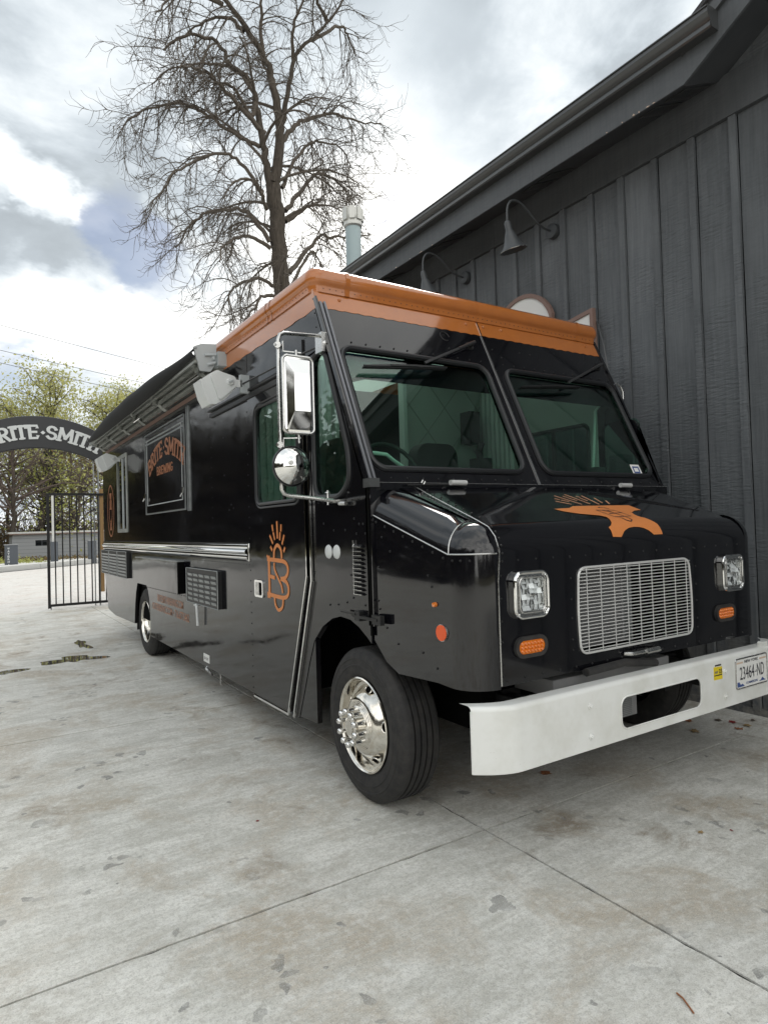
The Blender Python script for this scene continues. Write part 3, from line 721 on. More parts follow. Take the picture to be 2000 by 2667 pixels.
srow(4.475, .32, 4.475, 2.55, 30); srow(3.54, 1.2, 3.54, 2.5, 12, x=1.691); srow(3.43, 1.2, 3.43, 1.62, 5)
srow(3.36, 1.60, 2.84, 1.60, 9); srow(5.32, 1.40, 5.32, 2.5, 14, .004); srow(3.30, 2.45, 3.36, 2.8, 5)
srow(4.5, 1.375, 10.6, 1.375, 110, .0035); srow(4.5, 1.205, 10.6, 1.205, 110, .0035); srow(6.1, .85, 8.0, .835, 26, .005)
for y, z in ((3.30, 1.48), (3.18, 1.44), (3.05, 1.44), (2.95, 1.50), (2.90, 1.47), (2.86, 1.47), (2.93, 1.42), (2.84, 1.42), (2.99, 1.33), (3.0, 1.2), (2.98, 1.08), (2.96, 1.0), (3.25, 1.02), (3.15, 1.03), (3.05, 1.05), (2.86, 1.05), (4.9, 1.62), (4.85, 1.66), (4.8, 1.63), (5.0, 2.2), (5.0, 1.9), (2.97, 1.58)): rivet((1.699, y, z), .006)
# cab front below the windscreen: bright cowl strip
MB().box((1.76, 2.795, 1.672), (XR+.02, 2.812, 1.682)).obj('cowl_trim', 'silver', T)
MB().box((XL, 2.78, .95), (XR, 2.83, 1.68)).obj('cowl', 'black_front', T)
MB().box((1.75, 2.76, 1.640), (XR-.03, 2.785, 1.672)).obj('cowl', 'black_front', T)
# ---- bonnet: rounded sheet metal box, tapering forward
zs = lambda y: 1.52-(2.80-y)*.377 if y > 2.27 else 1.32
RC = .15
def plan_pts():
    L = []
    for i in range(7):
        t = i/6; y = 2.80-(2.80-2.27)*t; x = 1.712+(1.785-1.712)*t; L.append((x, y, -1.0, -.13))
    for i in range(1, 10):
        a = math.radians(180+90*i/10); L.append((1.935+RC*math.cos(a), 2.27+RC*math.sin(a), math.cos(a), math.sin(a)))
    L.append((1.935, 2.12, 0, -1))
    return L
LP = plan_pts(); RP = [(2*XC-x, y, -nx, ny) for x, y, nx, ny in LP[::-1]]
def zbot(x, y):
    if y < 2.67: return .735-(.01 if y < 2.3 else 0)
    return .735+(y-2.67)/.13*.145
NA = 8
def bonnet_rows(P):
    V = []
    for x, y, nx, ny in P:
        l = math.hypot(nx, ny); nx, ny = nx/l, ny/l; z1 = zs(y); z0_ = zbot(x, y)
        V.append((x, y, z0_)); V.append((x, y, (z0_+z1)/2)); V.append((x, y, z1))
        for j in range(1, NA+1):
            a = (pi/2)*j/NA; o = RC*(1-math.cos(a)); V.append((x-nx*o, y-ny*o, z1+RC*math.sin(a)*.97))
    return V
kk = 3+NA
def grid_faces(n, k, flip=False):
    F = [(i*k+j, i*k+j+1, (i+1)*k+j+1, (i+1)*k+j) for i in range(n-1) for j in range(k-1)]
    return [f[::-1] for f in F] if flip else F
for P in (LP, RP):
    V = bonnet_rows(P); mesh('fender', V, grid_faces(len(P), kk, True), 'black_front', T, smooth=True, sharp=60)
# nose panel with grille opening
gop = rpoly([(2.452, .812), (2.44, 1.02), (2.452, 1.225), (3.35, 1.228), (3.37, 1.02), (3.362, .812)], [.05, .3, .05, .05, .3, .05])
def nose_fr(o=0): return ((0, 2.12-o, 0), (1, 0, 0), (0, 0, 1), (0, -1, 0))
plate('nose_panel', [(1.935, .735), (3.945, .735), (3.945, 1.32), (1.935, 1.32)], [gop], nose_fr(-.03), .03, 'black_front', T)
# rolled leading edge and sloping lid
def surf(s):     # arc length from the back of the lid -> (y, z)
    s0 = (2.80-2.217)*math.hypot(1, .38)
    if s <= s0: y = 2.80-s/math.hypot(1, .38); return y, 1.67-.38*(2.80-y)
    a0 = math.acos((2.27-2.217)/.15); a = a0-(s-s0)/.15
    return 2.27-.15*math.cos(a), 1.31+.15*math.sin(a)
def surf_n(s):
    y, z = surf(s); y2, z2 = surf(s+.004); t = Vector((0, y2-y, z2-z)).normalized(); return Vector((0, t.z, -t.y)).normalized()*1.0
s_end = (2.80-2.217)*math.hypot(1, .38)+.15*math.acos((2.27-2.217)/.15)
ss = [i*.62/6 for i in range(6)]+[.62+(s_end-.62)*i/12 for i in range(13)]
V = []; xs_ = None; rows = []
for s in ss:
    y, z = surf(s)
    yy = max(y, 2.27); xl = 1.712+(2.80-yy)/.53*.073+RC; xl = min(xl, 1.935)
    for t in np.linspace(0, 1, 15): 
        x = xl+(2*XC-2*xl)*t
        crown = .012*math.sin(pi*t)*(1 if s < .6 else max(0, 1-(s-.6)/.15))
        V.append((x, y, z+crown-(.0 if 0 < t < 1 else .004)))
k = 15; F = [(i*k+j, (i+1)*k+j, (i+1)*k+j+1, i*k+j+1) for i in range(len(ss)-1) for j in range(k-1)]
mesh('bonnet', V, F, 'black_front', T, smooth=True, sharp=60)
# side seams (bright) of the bonnet: shoulder, vertical, horizontal
tr = MB()
P = [(x-.002, y-.0, zs(y)) for x, y, nx, ny in LP]; tr.tube([(p[0]+LP[i][2]*.002, p[1]+LP[i][3]*.002, p[2]) for i, p in enumerate(P)], .0035, 6)
up = [(1.95, 2.74, 1.652)]+[(1.95, *surf(s)) for s in (.2, .4, .58, .66, .72, .78, s_end)]; up = [(p[0], p[1]-.002, p[2]+.004) for p in up]
tr.tube(up+[(1.937, 2.116, 1.2), (1.937, 2.116, .74)], .0035, 6)
ca = math.radians(183)
arcp = []
V = bonnet_rows([LP[6]])
arcp = [Vector(v)+Vector((-.002, -.002, .002)) for v in V[2:]]
tr.tube(arcp, .003, 6)
tr.obj('seam_trim', 'steel', T, smooth=True)
for i in range(9):
    t = i/8; y = 2.74-t*.46; rivet((1.985, y, 1.67-.38*(2.8-y)+.008), .006)
for i in range(6):
    s = .66+i*.035; y, z = surf(s); rivet((1.965, y-.004, z+.004), .006)
for i in range(8): t = i/7; y = 2.76-t*.46; rivet((1.712+(2.80-y)/.53*.073-.001, y, zs(y)-.028), .0065)
for i in range(5): a = math.radians(190+16*i); rivet((1.935+RC*math.cos(a)*1.01, 2.27+RC*math.sin(a)*1.01, 1.292), .006)
for i in range(18): rivet((1.95+i*.112, 2.119, 1.285), .005)
for z in (1.22, 1.12, 1.02, .93, .83, .78): rivet((1.952, 2.119, z), .0055); rivet((2.40, 2.119, z+.06), .005); rivet((3.42, 2.119, z+.06), .005)
for i in range(18): rivet((1.97+i*.112, 2.119, .758), .0055)
for y, z in ((2.72, 1.40), (2.66, 1.33), (2.75, 1.25), (2.76, 1.08), (2.75, 1.04), (2.7, .95), (2.45, .86), (2.4, 1.22), (2.38, 1.17), (2.62, .88), (2.36, .80)): rivet((1.712+(2.80-y)/.53*.073-.001, y, z), .006)
for x in np.linspace(2.1, 3.8, 12): rivet((x, 2.70, 1.645), .005)
for x in np.linspace(2.0, 3.85, 13): rivet((x, 2.785, 1.672), .004)
rv.obj('rivets', 'dark_metal', T, smooth=True, kind='stuff')
# stamped ribs on the lid
for pts in ([(2.05, .50), (2.3, .36), (2.62, .20), (2.70, .17), (2.70, .15)], [(3.83, .50), (3.58, .36), (3.26, .20), (3.18, .17), (3.18, .15)]):
    P = [(x, surf(s)[0], surf(s)[1]-.002+.012*math.sin(pi*(x-1.86)/2.16)) for x, s in pts]; MB().tube(P, [.004, .012, .016, .012, .004], 8).obj('bonnet_rib', 'black_front', T, smooth=True)
# hinges
for xh in (2.235, 3.66):
    H = MB().tube([(xh-.055, 2.735, 1.680), (xh+.055, 2.735, 1.680)], .015, 12).obj('hinge', 'silver', T, smooth=True)
MB().tube([(1.9, 2.735, 1.664), (2.17, 2.735, 1.668)], .005, 6).obj('hinge_rod', 'dark_metal', T, smooth=True)
MB().tube([(1.985, 2.733, 1.675), (1.995, 2.733, 1.690), (2.01, 2.733, 1.685), (2.0, 2.733, 1.668)], .005, 6).obj('hinge_pin', 'steel', T, smooth=True)
# ---- anvil emblem on the bonnet
EMB = [(2.577, .458), (2.702, .45), (2.762, .421), (3.252, .412), (3.252, .499), (3.174, .511), (3.115, .54), (3.095, .569), (3.088, .599), (3.153, .683), (3.152, .712), (3.147, .747), (3.07, .747), (3.041, .722), (3.01, .708), (2.979, .701), (2.939, .699), (2.894, .703), (2.854, .716), (2.836, .724), (2.799, .751), (2.733, .748), (2.739, .717), (2.737, .696), (2.767, .684), (2.789, .667), (2.805, .643), (2.825, .603), (2.796, .578), (2.684, .543), (2.606, .499)]
def decal(polys, off, name, mat, parent):
    bm = bmesh.new()
    for P in polys:
        tri = tessellate_polygon([[Vector((x, s, 0)) for x, s in P]])
        vs_ = [bm.verts.new((x, s, 0)) for x, s in P]
        for q in tri:
            try: bm.faces.new([vs_[i] for i in q])
            except ValueError: pass
    s = .40
    while s < .80:
        bmesh.ops.bisect_plane(bm, geom=bm.verts[:]+bm.edges[:]+bm.faces[:], plane_co=(0, s, 0), plane_no=(0, 1, 0)); s += .012
    x = 1.9
    while x < 3.4:
        bmesh.ops.bisect_plane(bm, geom=bm.verts[:]+bm.edges[:]+bm.faces[:], plane_co=(x, 0, 0), plane_no=(1, 0, 0)); x += .09
    bm.verts.index_update(); V = []
    for v in bm.verts:
        xx, s = v.co.x, v.co.y; y, z = surf(s); nn = surf_n(s)
        if nn.z < 0: nn = -nn
        t = (xx-1.93)/2.02; cr = .012*math.sin(pi*min(1, max(0, t)))*(1 if s < .6 else max(0, 1-(s-.6)/.15))
        V.append(Vector((xx, y, z+cr))+nn*off)
    F = [tuple(v.index for v in f.verts) for f in bm.faces]; bm.free()
    o = mesh(name, V, F, mat, parent); 
    me = o.data; me.update()
    if sum(p.normal.z for p in me.polygons) < 0: me.flip_normals()
    return o
def strokes(L, w): 
    out = []
    for pts in L:
        v, f = ribbon2(pts, w); out += [[v[i] for i in q] for q in f]
    return out
EM = decal([EMB], .0022, 'anvil_emblem', 'orange_decal', T)
RY = [((2.815, .236), (2.867, .387)), ((2.927, .208), (2.944, .382)), ((3.042, .236), (3.014, .388)), ((2.725, .333), (2.784, .385)), ((2.763, .288), (2.778, .301)), ((2.885, .276), (2.90, .322)), ((2.984, .277), (2.986, .324)), ((3.105, .278), (3.072, .363)), ((3.15, .327), (3.115, .38)), ((2.787, .315), (2.814, .341)), ((2.878, .243), (2.884, .263)), ((2.987, .243), (2.994, .259))]
for r_ in RY: decal(strokes([r_], .010), .0022, 'emblem_ray', 'orange_decal_pale', EM)
decal(strokes([[(2.868, .495), (3.014, .501), (3.022, .55), (3.031, .60), (2.885, .606), (2.868, .495)], ], .007), .0034, 'emblem_monogram', 'dark_print', EM)
for kq, st_ in enumerate(([(2.95, .50), (2.955, .55), (2.90, .56)], [(2.955, .55), (3.02, .545)], [(2.91, .505), (2.95, .54), (2.97, .60)], [(2.932, .458), (2.945, .448), (2.975, .45), (2.99, .479)], [(2.915, .618), (2.925, .65), (2.95, .662), (2.975, .65), (2.972, .618)])): decal(strokes([st_], .007), .0036+kq*.0002, 'emblem_monogram', 'dark_print', EM)
# ---- grille: wires in front of the radiator
GR = MB(); ring = ring_tube(gop, nose_fr(.004), .006).obj('grille', 'silver', T, smooth=True)
def gx(z, side): return (2.452-.012*math.sin(pi*(z-.812)/.413)) if side < 0 else (3.355+.014*math.sin(pi*(z-.812)/.413))
hb = [] 
for i in range(24):
    z = .827+i*.01683
    MB().tube([(gx(z, -1), 2.112, z), (gx(z, 1), 2.112, z)], .0025, 5).obj('grille_bar', 'silver', ring, smooth=True)
for i in range(9):
    x = 2.50+i*.1015
    MB().tube([(x, 2.108, .814), (x, 2.108, 1.225)], .0024, 5).obj('grille_bar', 'silver', ring, smooth=True)
RD = MB().box((2.46, 2.30, .79), (3.02, 2.34, 1.26)).obj('radiator', 'radiator', T)
fin = MB()
for i in range(56): fin.box((2.50+i*.009, 2.294, .80), (2.5035+i*.009, 2.30, 1.25))
fin.obj('fins', 'radiator', RD, kind='stuff')
MB().box((2.455, 2.27, .79), (2.495, 2.31, 1.26)).obj('radiator_tank', 'steel', T); MB().box((3.02, 2.27, .79), (3.05, 2.33, 1.26)).obj('radiator_tank', 'aluminium', T)
bp = MB()
for i in range(12): bp.ball((2.475, 2.265, .82+i*.036), .007, 6); bp.ball((3.035, 2.262, .82+i*.036), .006, 6)
bp.obj('radiator_bolts', 'steel', T, smooth=True, kind='stuff')
MB().box((1.82, 2.36, .76), (4.06, 2.40, 1.3)).obj('engine_bulkhead', 'matt_black', T)
MB().box((2.10, 2.45, .42), (3.78, 2.84, 1.25)).obj('engine', 'matt_black', T)  # plain black box filling the engine bay, added to darken the underside
MB().box((XL+.01, 2.825, .90), (XR-.01, 2.84, 1.66)).obj('firewall', 'matt_black', T)
# ---- headlights
def headlight(cx, cz):
    H = plate('headlight', rrect(cx-.105, cz-.105, cx+.105, cz+.105, .045, 8), [rrect(cx-.078, cz-.078, cx+.078, cz+.078, .03, 8)], nose_fr(0), .022, 'chrome', T)
    ring_tube(rrect(cx-.1, cz-.1, cx+.1, cz+.1, .042, 8), nose_fr(.022), .009).obj('bezel', 'chrome', H, smooth=True)
    ring_tube(rrect(cx-.078, cz-.078, cx+.078, cz+.078, .028, 8), nose_fr(.024), .006).obj('retaining_ring', 'steel', H, smooth=True)
    MB().box((cx-.08, 2.118, cz-.08), (cx+.08, 2.122, cz+.08)).obj('backing', 'steel', H)
    fac = MB(); n = 6; d = .146/n
    rs = random.Random(5)
    for i in range(n):
        for j in range(n):
            xa, za = cx-.073+i*d, cz-.073+j*d; tl = rs.uniform(-.004, .034); tx = rs.uniform(-.018, .018)
            dy = .012-.010*(((i-2.5)/2.5)**2+((j-2.5)/2.5)**2)*.5
            fac.add([(xa, 2.112+dy*0-tl*.3, za), (xa+d, 2.112+tx*.5, za), (xa+d, 2.112+tl*.4, za+d), (xa, 2.112-tx*.5, za+d)], [(0, 1, 2, 3)])
    fac.obj('reflector', 'headlamp', H)
    MB().tube([(cx-.01, 2.098, cz-.002), (cx+.02, 2.104, cz-.002)], .007, 8).obj('bulb', 'steel', H, smooth=True)
    plate('lens', rrect(cx-.076, cz-.076, cx+.076, cz+.076, .03, 6), [], nose_fr(.018), .004, 'clear_glass', H)
    sc = MB()
    for a in (-1, 1):
        for b in (-1, 1): sc.ball((cx+a*.084, 2.092, cz+b*.084), .005, 6)
    sc.obj('screws', 'chrome', H, smooth=True, kind='stuff')
headlight(2.118, 1.128); headlight(3.765, 1.122)
# ---- turn signals
def signal(cx, cz):
    S = plate('turn_signal', rrect(cx-.10, cz-.048, cx+.10, cz+.048, .047, 8), [rrect(cx-.08, cz-.03, cx+.08, cz+.03, .029, 8)], nose_fr(0), .016, 'rubber', T)
    L_ = plate('lens', rrect(cx-.080, cz-.030, cx+.080, cz+.030, .0295, 8), [], nose_fr(.0), .014, 'amber', S)
    q = MB()
    for i in range(7):
        for j in range(3): q.ball((cx-.06+i*.02, 2.105, cz-.017+j*.017), .0085, 6)
    q.obj('lens_studs', 'amber', S, smooth=True, kind='stuff')
signal(2.118, .893); signal(3.69, .893)
# nose handle
Hn = MB().tube([(2.77, 2.115, .772), (2.79, 2.085, .774), (2.84, 2.075, .776), (2.95, 2.075, .777), (3.0, 2.085, .778), (3.02, 2.115, .778)], .010, 10).obj('bonnet_handle', 'steel', T, smooth=True)
MB().tube([(2.88, 2.07, .776), (2.99, 2.07, .777)], .014, 10).obj('grip', 'steel', Hn, smooth=True)
# side reflector, marker, fresh water plugs
MB().lathe([(.0001, 1.771), (.036, 1.771), (.036, 1.7855)], (0, 2.325, .965), 'x', 24).obj('side_reflector', 'reflector_orange', T)
MB().lathe([(.039, 1.7855), (.0385, 1.7745), (.0001, 1.7745)], (0, 2.325, .965), 'x', 24).obj('reflector_rim', 'steel', T)
MB().lathe([(.0001, 1.757), (.010, 1.759), (.012, 1.776)], (0, 2.36, 1.09), 'x', 12).obj('marker_light', 'amber', T, smooth=True)
for y in (3.25, 3.155):
    MB().lathe([(.0001, -.012), (.02, -.012), (.026, -.010), (.036, -.006), (.040, 0)], (1.70, y, 1.32), 'x', 20).obj('inlet_cap', 'white_plastic', T, smooth=True)
# louvres on the cab side
for i in range(12):
    z = 1.115+i*.0225
    MB().add([(1.699, 2.868, z), (1.699, 2.952, z), (1.685, 2.952, z-.012), (1.685, 2.868, z-.012), (1.699, 2.868, z-.017), (1.699, 2.952, z-.017)], [(0, 1, 2, 3), (3, 2, 5, 4), (0, 3, 4), (1, 5, 2)]).obj('louvre', 'black_paint', T)
    MB().tube([(1.685, 2.868, z-.012), (1.685, 2.952, z-.012), (1.697, 2.956, z+.002)], .0025, 5).obj('louvre_edge', 'steel', T, smooth=True)
MB().bar((1.692, 2.957, 1.10), (1.692, 2.957, 1.385), .004, .006, (1, 0, 0)).obj('louvre_edge', 'steel', T)
# bonnet latch
MB().box((1.680, 2.83, .983), (1.70, 2.97, .998)).box((1.672, 2.88, .968), (1.70, 2.93, 1.018)).box((1.668, 2.92, .997), (1.673, 3.07, 1.006)).obj('latch', 'dark_metal', T)
MB().bar((1.675, 2.88, .99), (1.682, 2.72, .988), .010, .014).box((1.680, 2.69, .965), (1.705, 2.77, 1.012)).obj('latch', 'dark_metal', T)
MB().bar((1.699, 2.803, .90), (1.699, 2.803, 1.66), .016, .006, (1, 0, 0)).obj('bonnet_gap', 'matt_black', T)
# ---- body details
BR_ = MB()
pr = [(0, 1.355), (-.010, 1.352), (-.016, 1.338), (-.012, 1.325), (-.030, 1.312), (-.036, 1.300), (-.030, 1.288), (-.014, 1.276), (-.020, 1.262), (-.016, 1.248), (0, 1.232)]
V = [(1.70+x, y, z) for y in (4.50, 10.62) for x, z in pr]; k = len(pr)
mesh('belt_rail', V, [(j, j+1, k+j+1, k+j) for j in range(k-1)]+[tuple(range(k))], 'chrome', T, smooth=True, sharp=50)
ring_tube(rpoly([(4.492, 1.228), (4.492, 1.358), (4.53, 1.358), (4.53, 1.228)], .005), SIDE(1.70), .004, .003).obj('belt_end', 'chrome', T, smooth=True)
MB().box((1.69, 4.496, 1.225), (1.70, 10.62, 1.232)).box((1.69, 4.496, 1.356), (1.70, 10.62, 1.363)).obj('belt_lip', 'dark_metal', T)
# serving hatch with folding shutter
sv = [(6.10, 1.69), (7.68, 1.69), (7.68, 2.55), (6.10, 2.55)]
SH = plate('serving_hatch', sv, [], SIDE(1.70), .012, 'black_paint', T)
fm = MB()
for a, b in (((6.10, 1.675), (7.70, 1.675)), ((7.70, 1.675), (7.70, 2.57)), ((7.70, 2.57), (6.10, 2.57))): fm.bar((1.690, *a), (1.690, *b), .012, .016, (1, 0, 0))
fm.obj('frame', 'aluminium', SH)
ring_tube([(6.17, 1.77), (7.61, 1.77), (7.61, 2.50), (6.17, 2.50)], SIDE(1.70), .006, .014).obj('frame_bead', 'aluminium', SH)
MB().box((1.690, 5.955, 1.655), (1.70, 5.978, 2.63)).box((1.692, 6.02, 1.655), (1.70, 6.034, 2.63)).obj('frame_post', 'aluminium', SH)
MB().bar((1.690, 6.09, 1.675), (1.690, 6.09, 2.57), .010, .012, (1, 0, 0)).obj('frame', 'aluminium', SH)
MB().box((1.682, 6.10, 2.455), (1.69, 7.66, 2.470)).box((1.682, 6.10, 2.50), (1.69, 7.66, 2.508)).obj('hatch_rail', 'aluminium', SH)
for y, z in ((6.10, 1.83), (7.67, 1.86)):
    MB().tube([(1.67, y, z+.05), (1.665, y, z), (1.66, y+.05, z-.03)], .010, 6).obj('catch', 'chrome', SH, smooth=True)
# arched lettering on the shutter: BRITE.SMITH over BREWING
def arch_text(s, cy, cz, R, deg, h, parent, x):
    total = sum(GL[c][1] if c in GL else .34 for c in s); pos = 0
    for c in s:
        adv = GL[c][1] if c in GL else .34; P = []
        if c in GL: V2, F2 = glyph(c, .17)
        else: V2, F2 = [(.17, .38), (.27, .5), (.17, .62), (.07, .5)], [(0, 1, 2, 3)]
        for u, v in V2:
            th = math.radians(((pos+u)/total-.5)*deg); rr = R+v*h
            P.append((x-(GOFF[len(P)] if c in GL else 0), cy-rr*math.sin(th), cz+rr*math.cos(th)))
        mesh('letter', P, F2, 'orange_decal_dim', parent)
        pos += adv
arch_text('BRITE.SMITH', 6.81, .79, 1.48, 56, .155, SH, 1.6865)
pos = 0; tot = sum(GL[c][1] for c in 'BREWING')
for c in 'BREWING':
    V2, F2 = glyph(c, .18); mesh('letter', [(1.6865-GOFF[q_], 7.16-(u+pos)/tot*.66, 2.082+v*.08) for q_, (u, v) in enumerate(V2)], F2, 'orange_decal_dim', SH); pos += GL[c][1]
# rear side window
RW = plate('rear_side_window', rrect(8.79, 1.48, 9.48, 2.52, .02), [rrect(8.84, 1.53, 9.43, 2.47, .02)], SIDE(1.71), .018, 'grey_rail', T)
plate('glazing', rrect(8.83, 1.52, 9.44, 2.48, .02), [], SIDE(1.712), .005, 'dark_glass', RW)
MB().box((1.70, 8.88, 1.53), (1.712, 8.91, 2.47)).box((1.698, 9.10, 1.53), (1.708, 9.16, 2.47)).obj('sash', 'grey_plastic', RW)
# oval crest behind the window
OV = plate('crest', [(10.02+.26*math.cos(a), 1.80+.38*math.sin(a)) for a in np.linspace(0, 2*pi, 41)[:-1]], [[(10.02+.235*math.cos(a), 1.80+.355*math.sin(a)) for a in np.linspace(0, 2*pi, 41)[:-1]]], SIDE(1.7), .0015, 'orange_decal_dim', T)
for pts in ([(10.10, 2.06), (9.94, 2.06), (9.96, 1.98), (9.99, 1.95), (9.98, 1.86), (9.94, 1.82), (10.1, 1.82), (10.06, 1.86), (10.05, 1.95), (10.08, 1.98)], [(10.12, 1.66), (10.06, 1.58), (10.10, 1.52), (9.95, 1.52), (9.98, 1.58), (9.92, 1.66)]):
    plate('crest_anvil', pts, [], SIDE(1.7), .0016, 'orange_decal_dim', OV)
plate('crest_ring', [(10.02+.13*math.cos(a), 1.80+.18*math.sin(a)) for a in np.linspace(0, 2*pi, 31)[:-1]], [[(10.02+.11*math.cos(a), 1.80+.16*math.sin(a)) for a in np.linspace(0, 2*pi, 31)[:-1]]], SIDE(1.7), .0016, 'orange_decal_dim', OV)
# ventilation panels
def vent(y0_, z0_, y1_, z1_, ny, nz):
    Vp = plate('vent_panel', rrect(y0_, z0_, y1_, z1_, .01, 2), [], SIDE(1.70), .034, 'dark_metal', T)
    ring_tube(rrect(y0_, z0_, y1_, z1_, .01, 2), SIDE(1.70), .004, .036).obj('panel_edge', 'aluminium', Vp)
    dy = (y1_-y0_-.06)/ny; dz = (z1_-z0_-.05)/nz
    for i in range(ny):
        for j in range(nz):
            ya = y0_+.03+i*dy; za = z0_+.025+j*dz; w = dy*.78; h = dz*.55
            MB().add([(1.664, ya, za), (1.664, ya+w, za), (1.655, ya+w, za+h), (1.655, ya, za+h), (1.664, ya+w, za+h), (1.664, ya, za+h)], [(0, 1, 2, 3), (3, 2, 4, 5), (1, 4, 2), (0, 3, 5)]).obj('vent_louvre', 'aluminium', Vp)
vent(5.13, .82, 6.03, 1.13, 5, 6)
for a in (8.79, 9.43, 10.07): vent(a, .885, a+.60, 1.228, 6, 7)
BX = plate('folding_shelf', rrect(6.23, .875, 8.05, 1.175, .006, 2), [], SIDE(1.70), .06, 'black_paint', T)
MB().box((1.625, 6.22, 1.175), (1.70, 8.06, 1.185)).obj('shelf_edge', 'aluminium', BX)
MB().box((1.636, 6.225, .87), (1.70, 6.235, 1.178)).obj('shelf_end', 'matt_black', BX)
TXf = lambda y, z: ((1.699, y, z), (0, -1, 0), (0, 0, 1), (-1, 0, 0))
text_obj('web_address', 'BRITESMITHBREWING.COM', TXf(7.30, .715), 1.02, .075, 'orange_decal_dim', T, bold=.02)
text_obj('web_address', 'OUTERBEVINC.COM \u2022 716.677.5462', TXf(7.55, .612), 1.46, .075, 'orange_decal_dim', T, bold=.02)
MB().tube([(1.68, 5.83, .80), (1.66, 5.72, .81), (1.66, 5.70, .79), (1.665, 5.70, .63)], .012, 8).obj('hook', 'white_plastic', T, smooth=True)
LB = plate('label_plate', [(5.50, .322), (5.66, .322), (5.66, .392), (5.50, .392)], [], SIDE(1.70), .002, 'white_print', T)
text_obj('label_print', '30A 120V', ((1.6965, 5.64, .345), (0, -1, 0), (0, 0, 1), (-1, 0, 0)), .12, .022, 'dark_print', LB)
MB().tube([(1.71, 5.58, .29), (1.69, 5.57, .27), (1.70, 5.50, .25), (1.71, 5.48, .22)], .010, 8).obj('drain_cock', 'steel', T, smooth=True)
MB().tube([(1.715, 5.26, .28), (1.715, 5.26, .19)], .005, 6).obj('drain_pipe', 'steel', T)
# recessed door handle
DH = plate('door_handle', rrect(4.21, .985, 4.365, 1.105, .02, 5), [rrect(4.228, 1.0, 4.347, 1.09, .014, 4)], SIDE(1.692), .010, 'chrome', DR)
plate('handle_bowl', rrect(4.215, .99, 4.36, 1.10, .02, 4), [], SIDE(1.69), .002, 'matt_black', DR)
MB().box((1.680, 4.275, 1.0), (1.69, 4.34, 1.09)).obj('handle_paddle', 'steel', DR)
# the sunburst B on the door
DB = lambda x: ((x, 0, 0), (0, 1, 0), (0, 0, 1), (-1, 0, 0))
XD = 1.6905
DN = [0]
def dstroke(pts, w, name='emblem_stroke', parent=None):
    DN[0] += 1; v, f = ribbon2(pts, w); V, F = extrude_flat([(XD-DN[0]*.00012, p[0], p[1]) for p in v], f, (-1, 0, 0), .0015)
    return mesh(name, V, F, 'orange_decal', parent or T)
def smooth_pts(P, n=5):
    out = []; k = len(P)
    for i in range(k-1):
        p0, p1, p2, p3 = P[max(i-1, 0)], P[i], P[i+1], P[min(i+2, k-1)]
        for j in range(n):
            t = j/n; out.append(tuple(.5*((2*p1[a])+(-p0[a]+p2[a])*t+(2*p0[a]-5*p1[a]+4*p2[a]-p3[a])*t*t+(-p0[a]+3*p1[a]-3*p2[a]+p3[a])*t**3) for a in (0, 1)))
    return out+[P[-1]]
BE = dstroke([(4.105, 1.262), (4.105, 1.01)], .034, 'door_emblem', DR)
for P, w in ((smooth_pts([(4.12, 1.255), (3.98, 1.252), (3.85, 1.245), (3.80, 1.215), (3.80, 1.175), (3.84, 1.143), (3.90, 1.132)]), .026), (smooth_pts([(3.90, 1.132), (3.83, 1.118), (3.795, 1.085), (3.80, 1.04), (3.85, 1.015), (3.97, 1.012), (4.13, 1.020)]), .026),
             ([(4.10, 1.142), (4.02, 1.135)], .024), (smooth_pts([(4.015, 1.225), (4.01, 1.19), (3.96, 1.14), (3.905, 1.09), (3.888, 1.05)]), .020), ([(4.13, 1.275), (4.095, 1.255)], .016), ([(4.13, 1.0), (4.095, 1.02)], .016),
             (smooth_pts([(4.015, 1.276), (4.005, 1.32), (3.955, 1.352), (3.90, 1.325), (3.888, 1.277)]), .024), (smooth_pts([(4.018, .998), (4.008, .955), (3.957, .925), (3.895, .95), (3.88, 1.0)]), .022),
             ([(3.951, 1.50), (3.948, 1.405)], .020), ([(4.03, 1.478), (4.022, 1.452)], .018), ([(3.885, 1.478), (3.888, 1.45)], .018), ([(4.012, 1.43), (3.995, 1.395)], .018), ([(3.903, 1.428), (3.908, 1.393)], .018),
             ([(4.07, 1.41), (4.03, 1.368)], .018), ([(3.842, 1.41), (3.87, 1.365)], .018), ([(4.06, 1.335), (4.045, 1.322)], .02), ([(3.835, 1.33), (3.845, 1.318)], .02)):
    dstroke(P, w, 'emblem_stroke', DR)

# ---- wipers
def wiper(xp, vp, xj, vj, xa, va, xb, vb):
    p, j, a, b = fr_pts([(xp, vp), (xj, vj), (xa, va), (xb, vb)], WF(.035)); base = fr_pts([(xp, vp)], WF(.0))[0]
    W = MB().bar(p, j, .016, .010, WSn).tube([p+(p-j).normalized()*.03, p, p*.7+j*.3], .011, 8).obj('wiper', 'wiper_metal', T)
    MB().tube([base, p], .016, 10).tube([base, base+WSn*.006], .032, 14).obj('wiper_pivot', 'dark_metal', W, smooth=True)
    lo = WSn*-.018; m = MB(); n = 12
    for i in range(n):
        t0, t1 = i/n, (i+1)/n; th = lambda t: .004+.012*math.sin(pi*t)**.6
        m.bar(a.lerp(b, t0)+WSn*(.006*math.sin(pi*t0)), a.lerp(b, t1)+WSn*(.006*math.sin(pi*t1)), th((t0+t1)/2), .008, WSn)
    m.bar(a+lo, b+lo, .005, .016, WSn); m.bar(a.lerp(b, .3)+WSn*.008, a.lerp(b, .62)+WSn*.008, .012, .010, WSn)
    m.obj('wiper_blade', 'dark_metal', W)
wiper(2.790, 1.05, 2.325, .822, 1.872, .740, 2.49, .808)
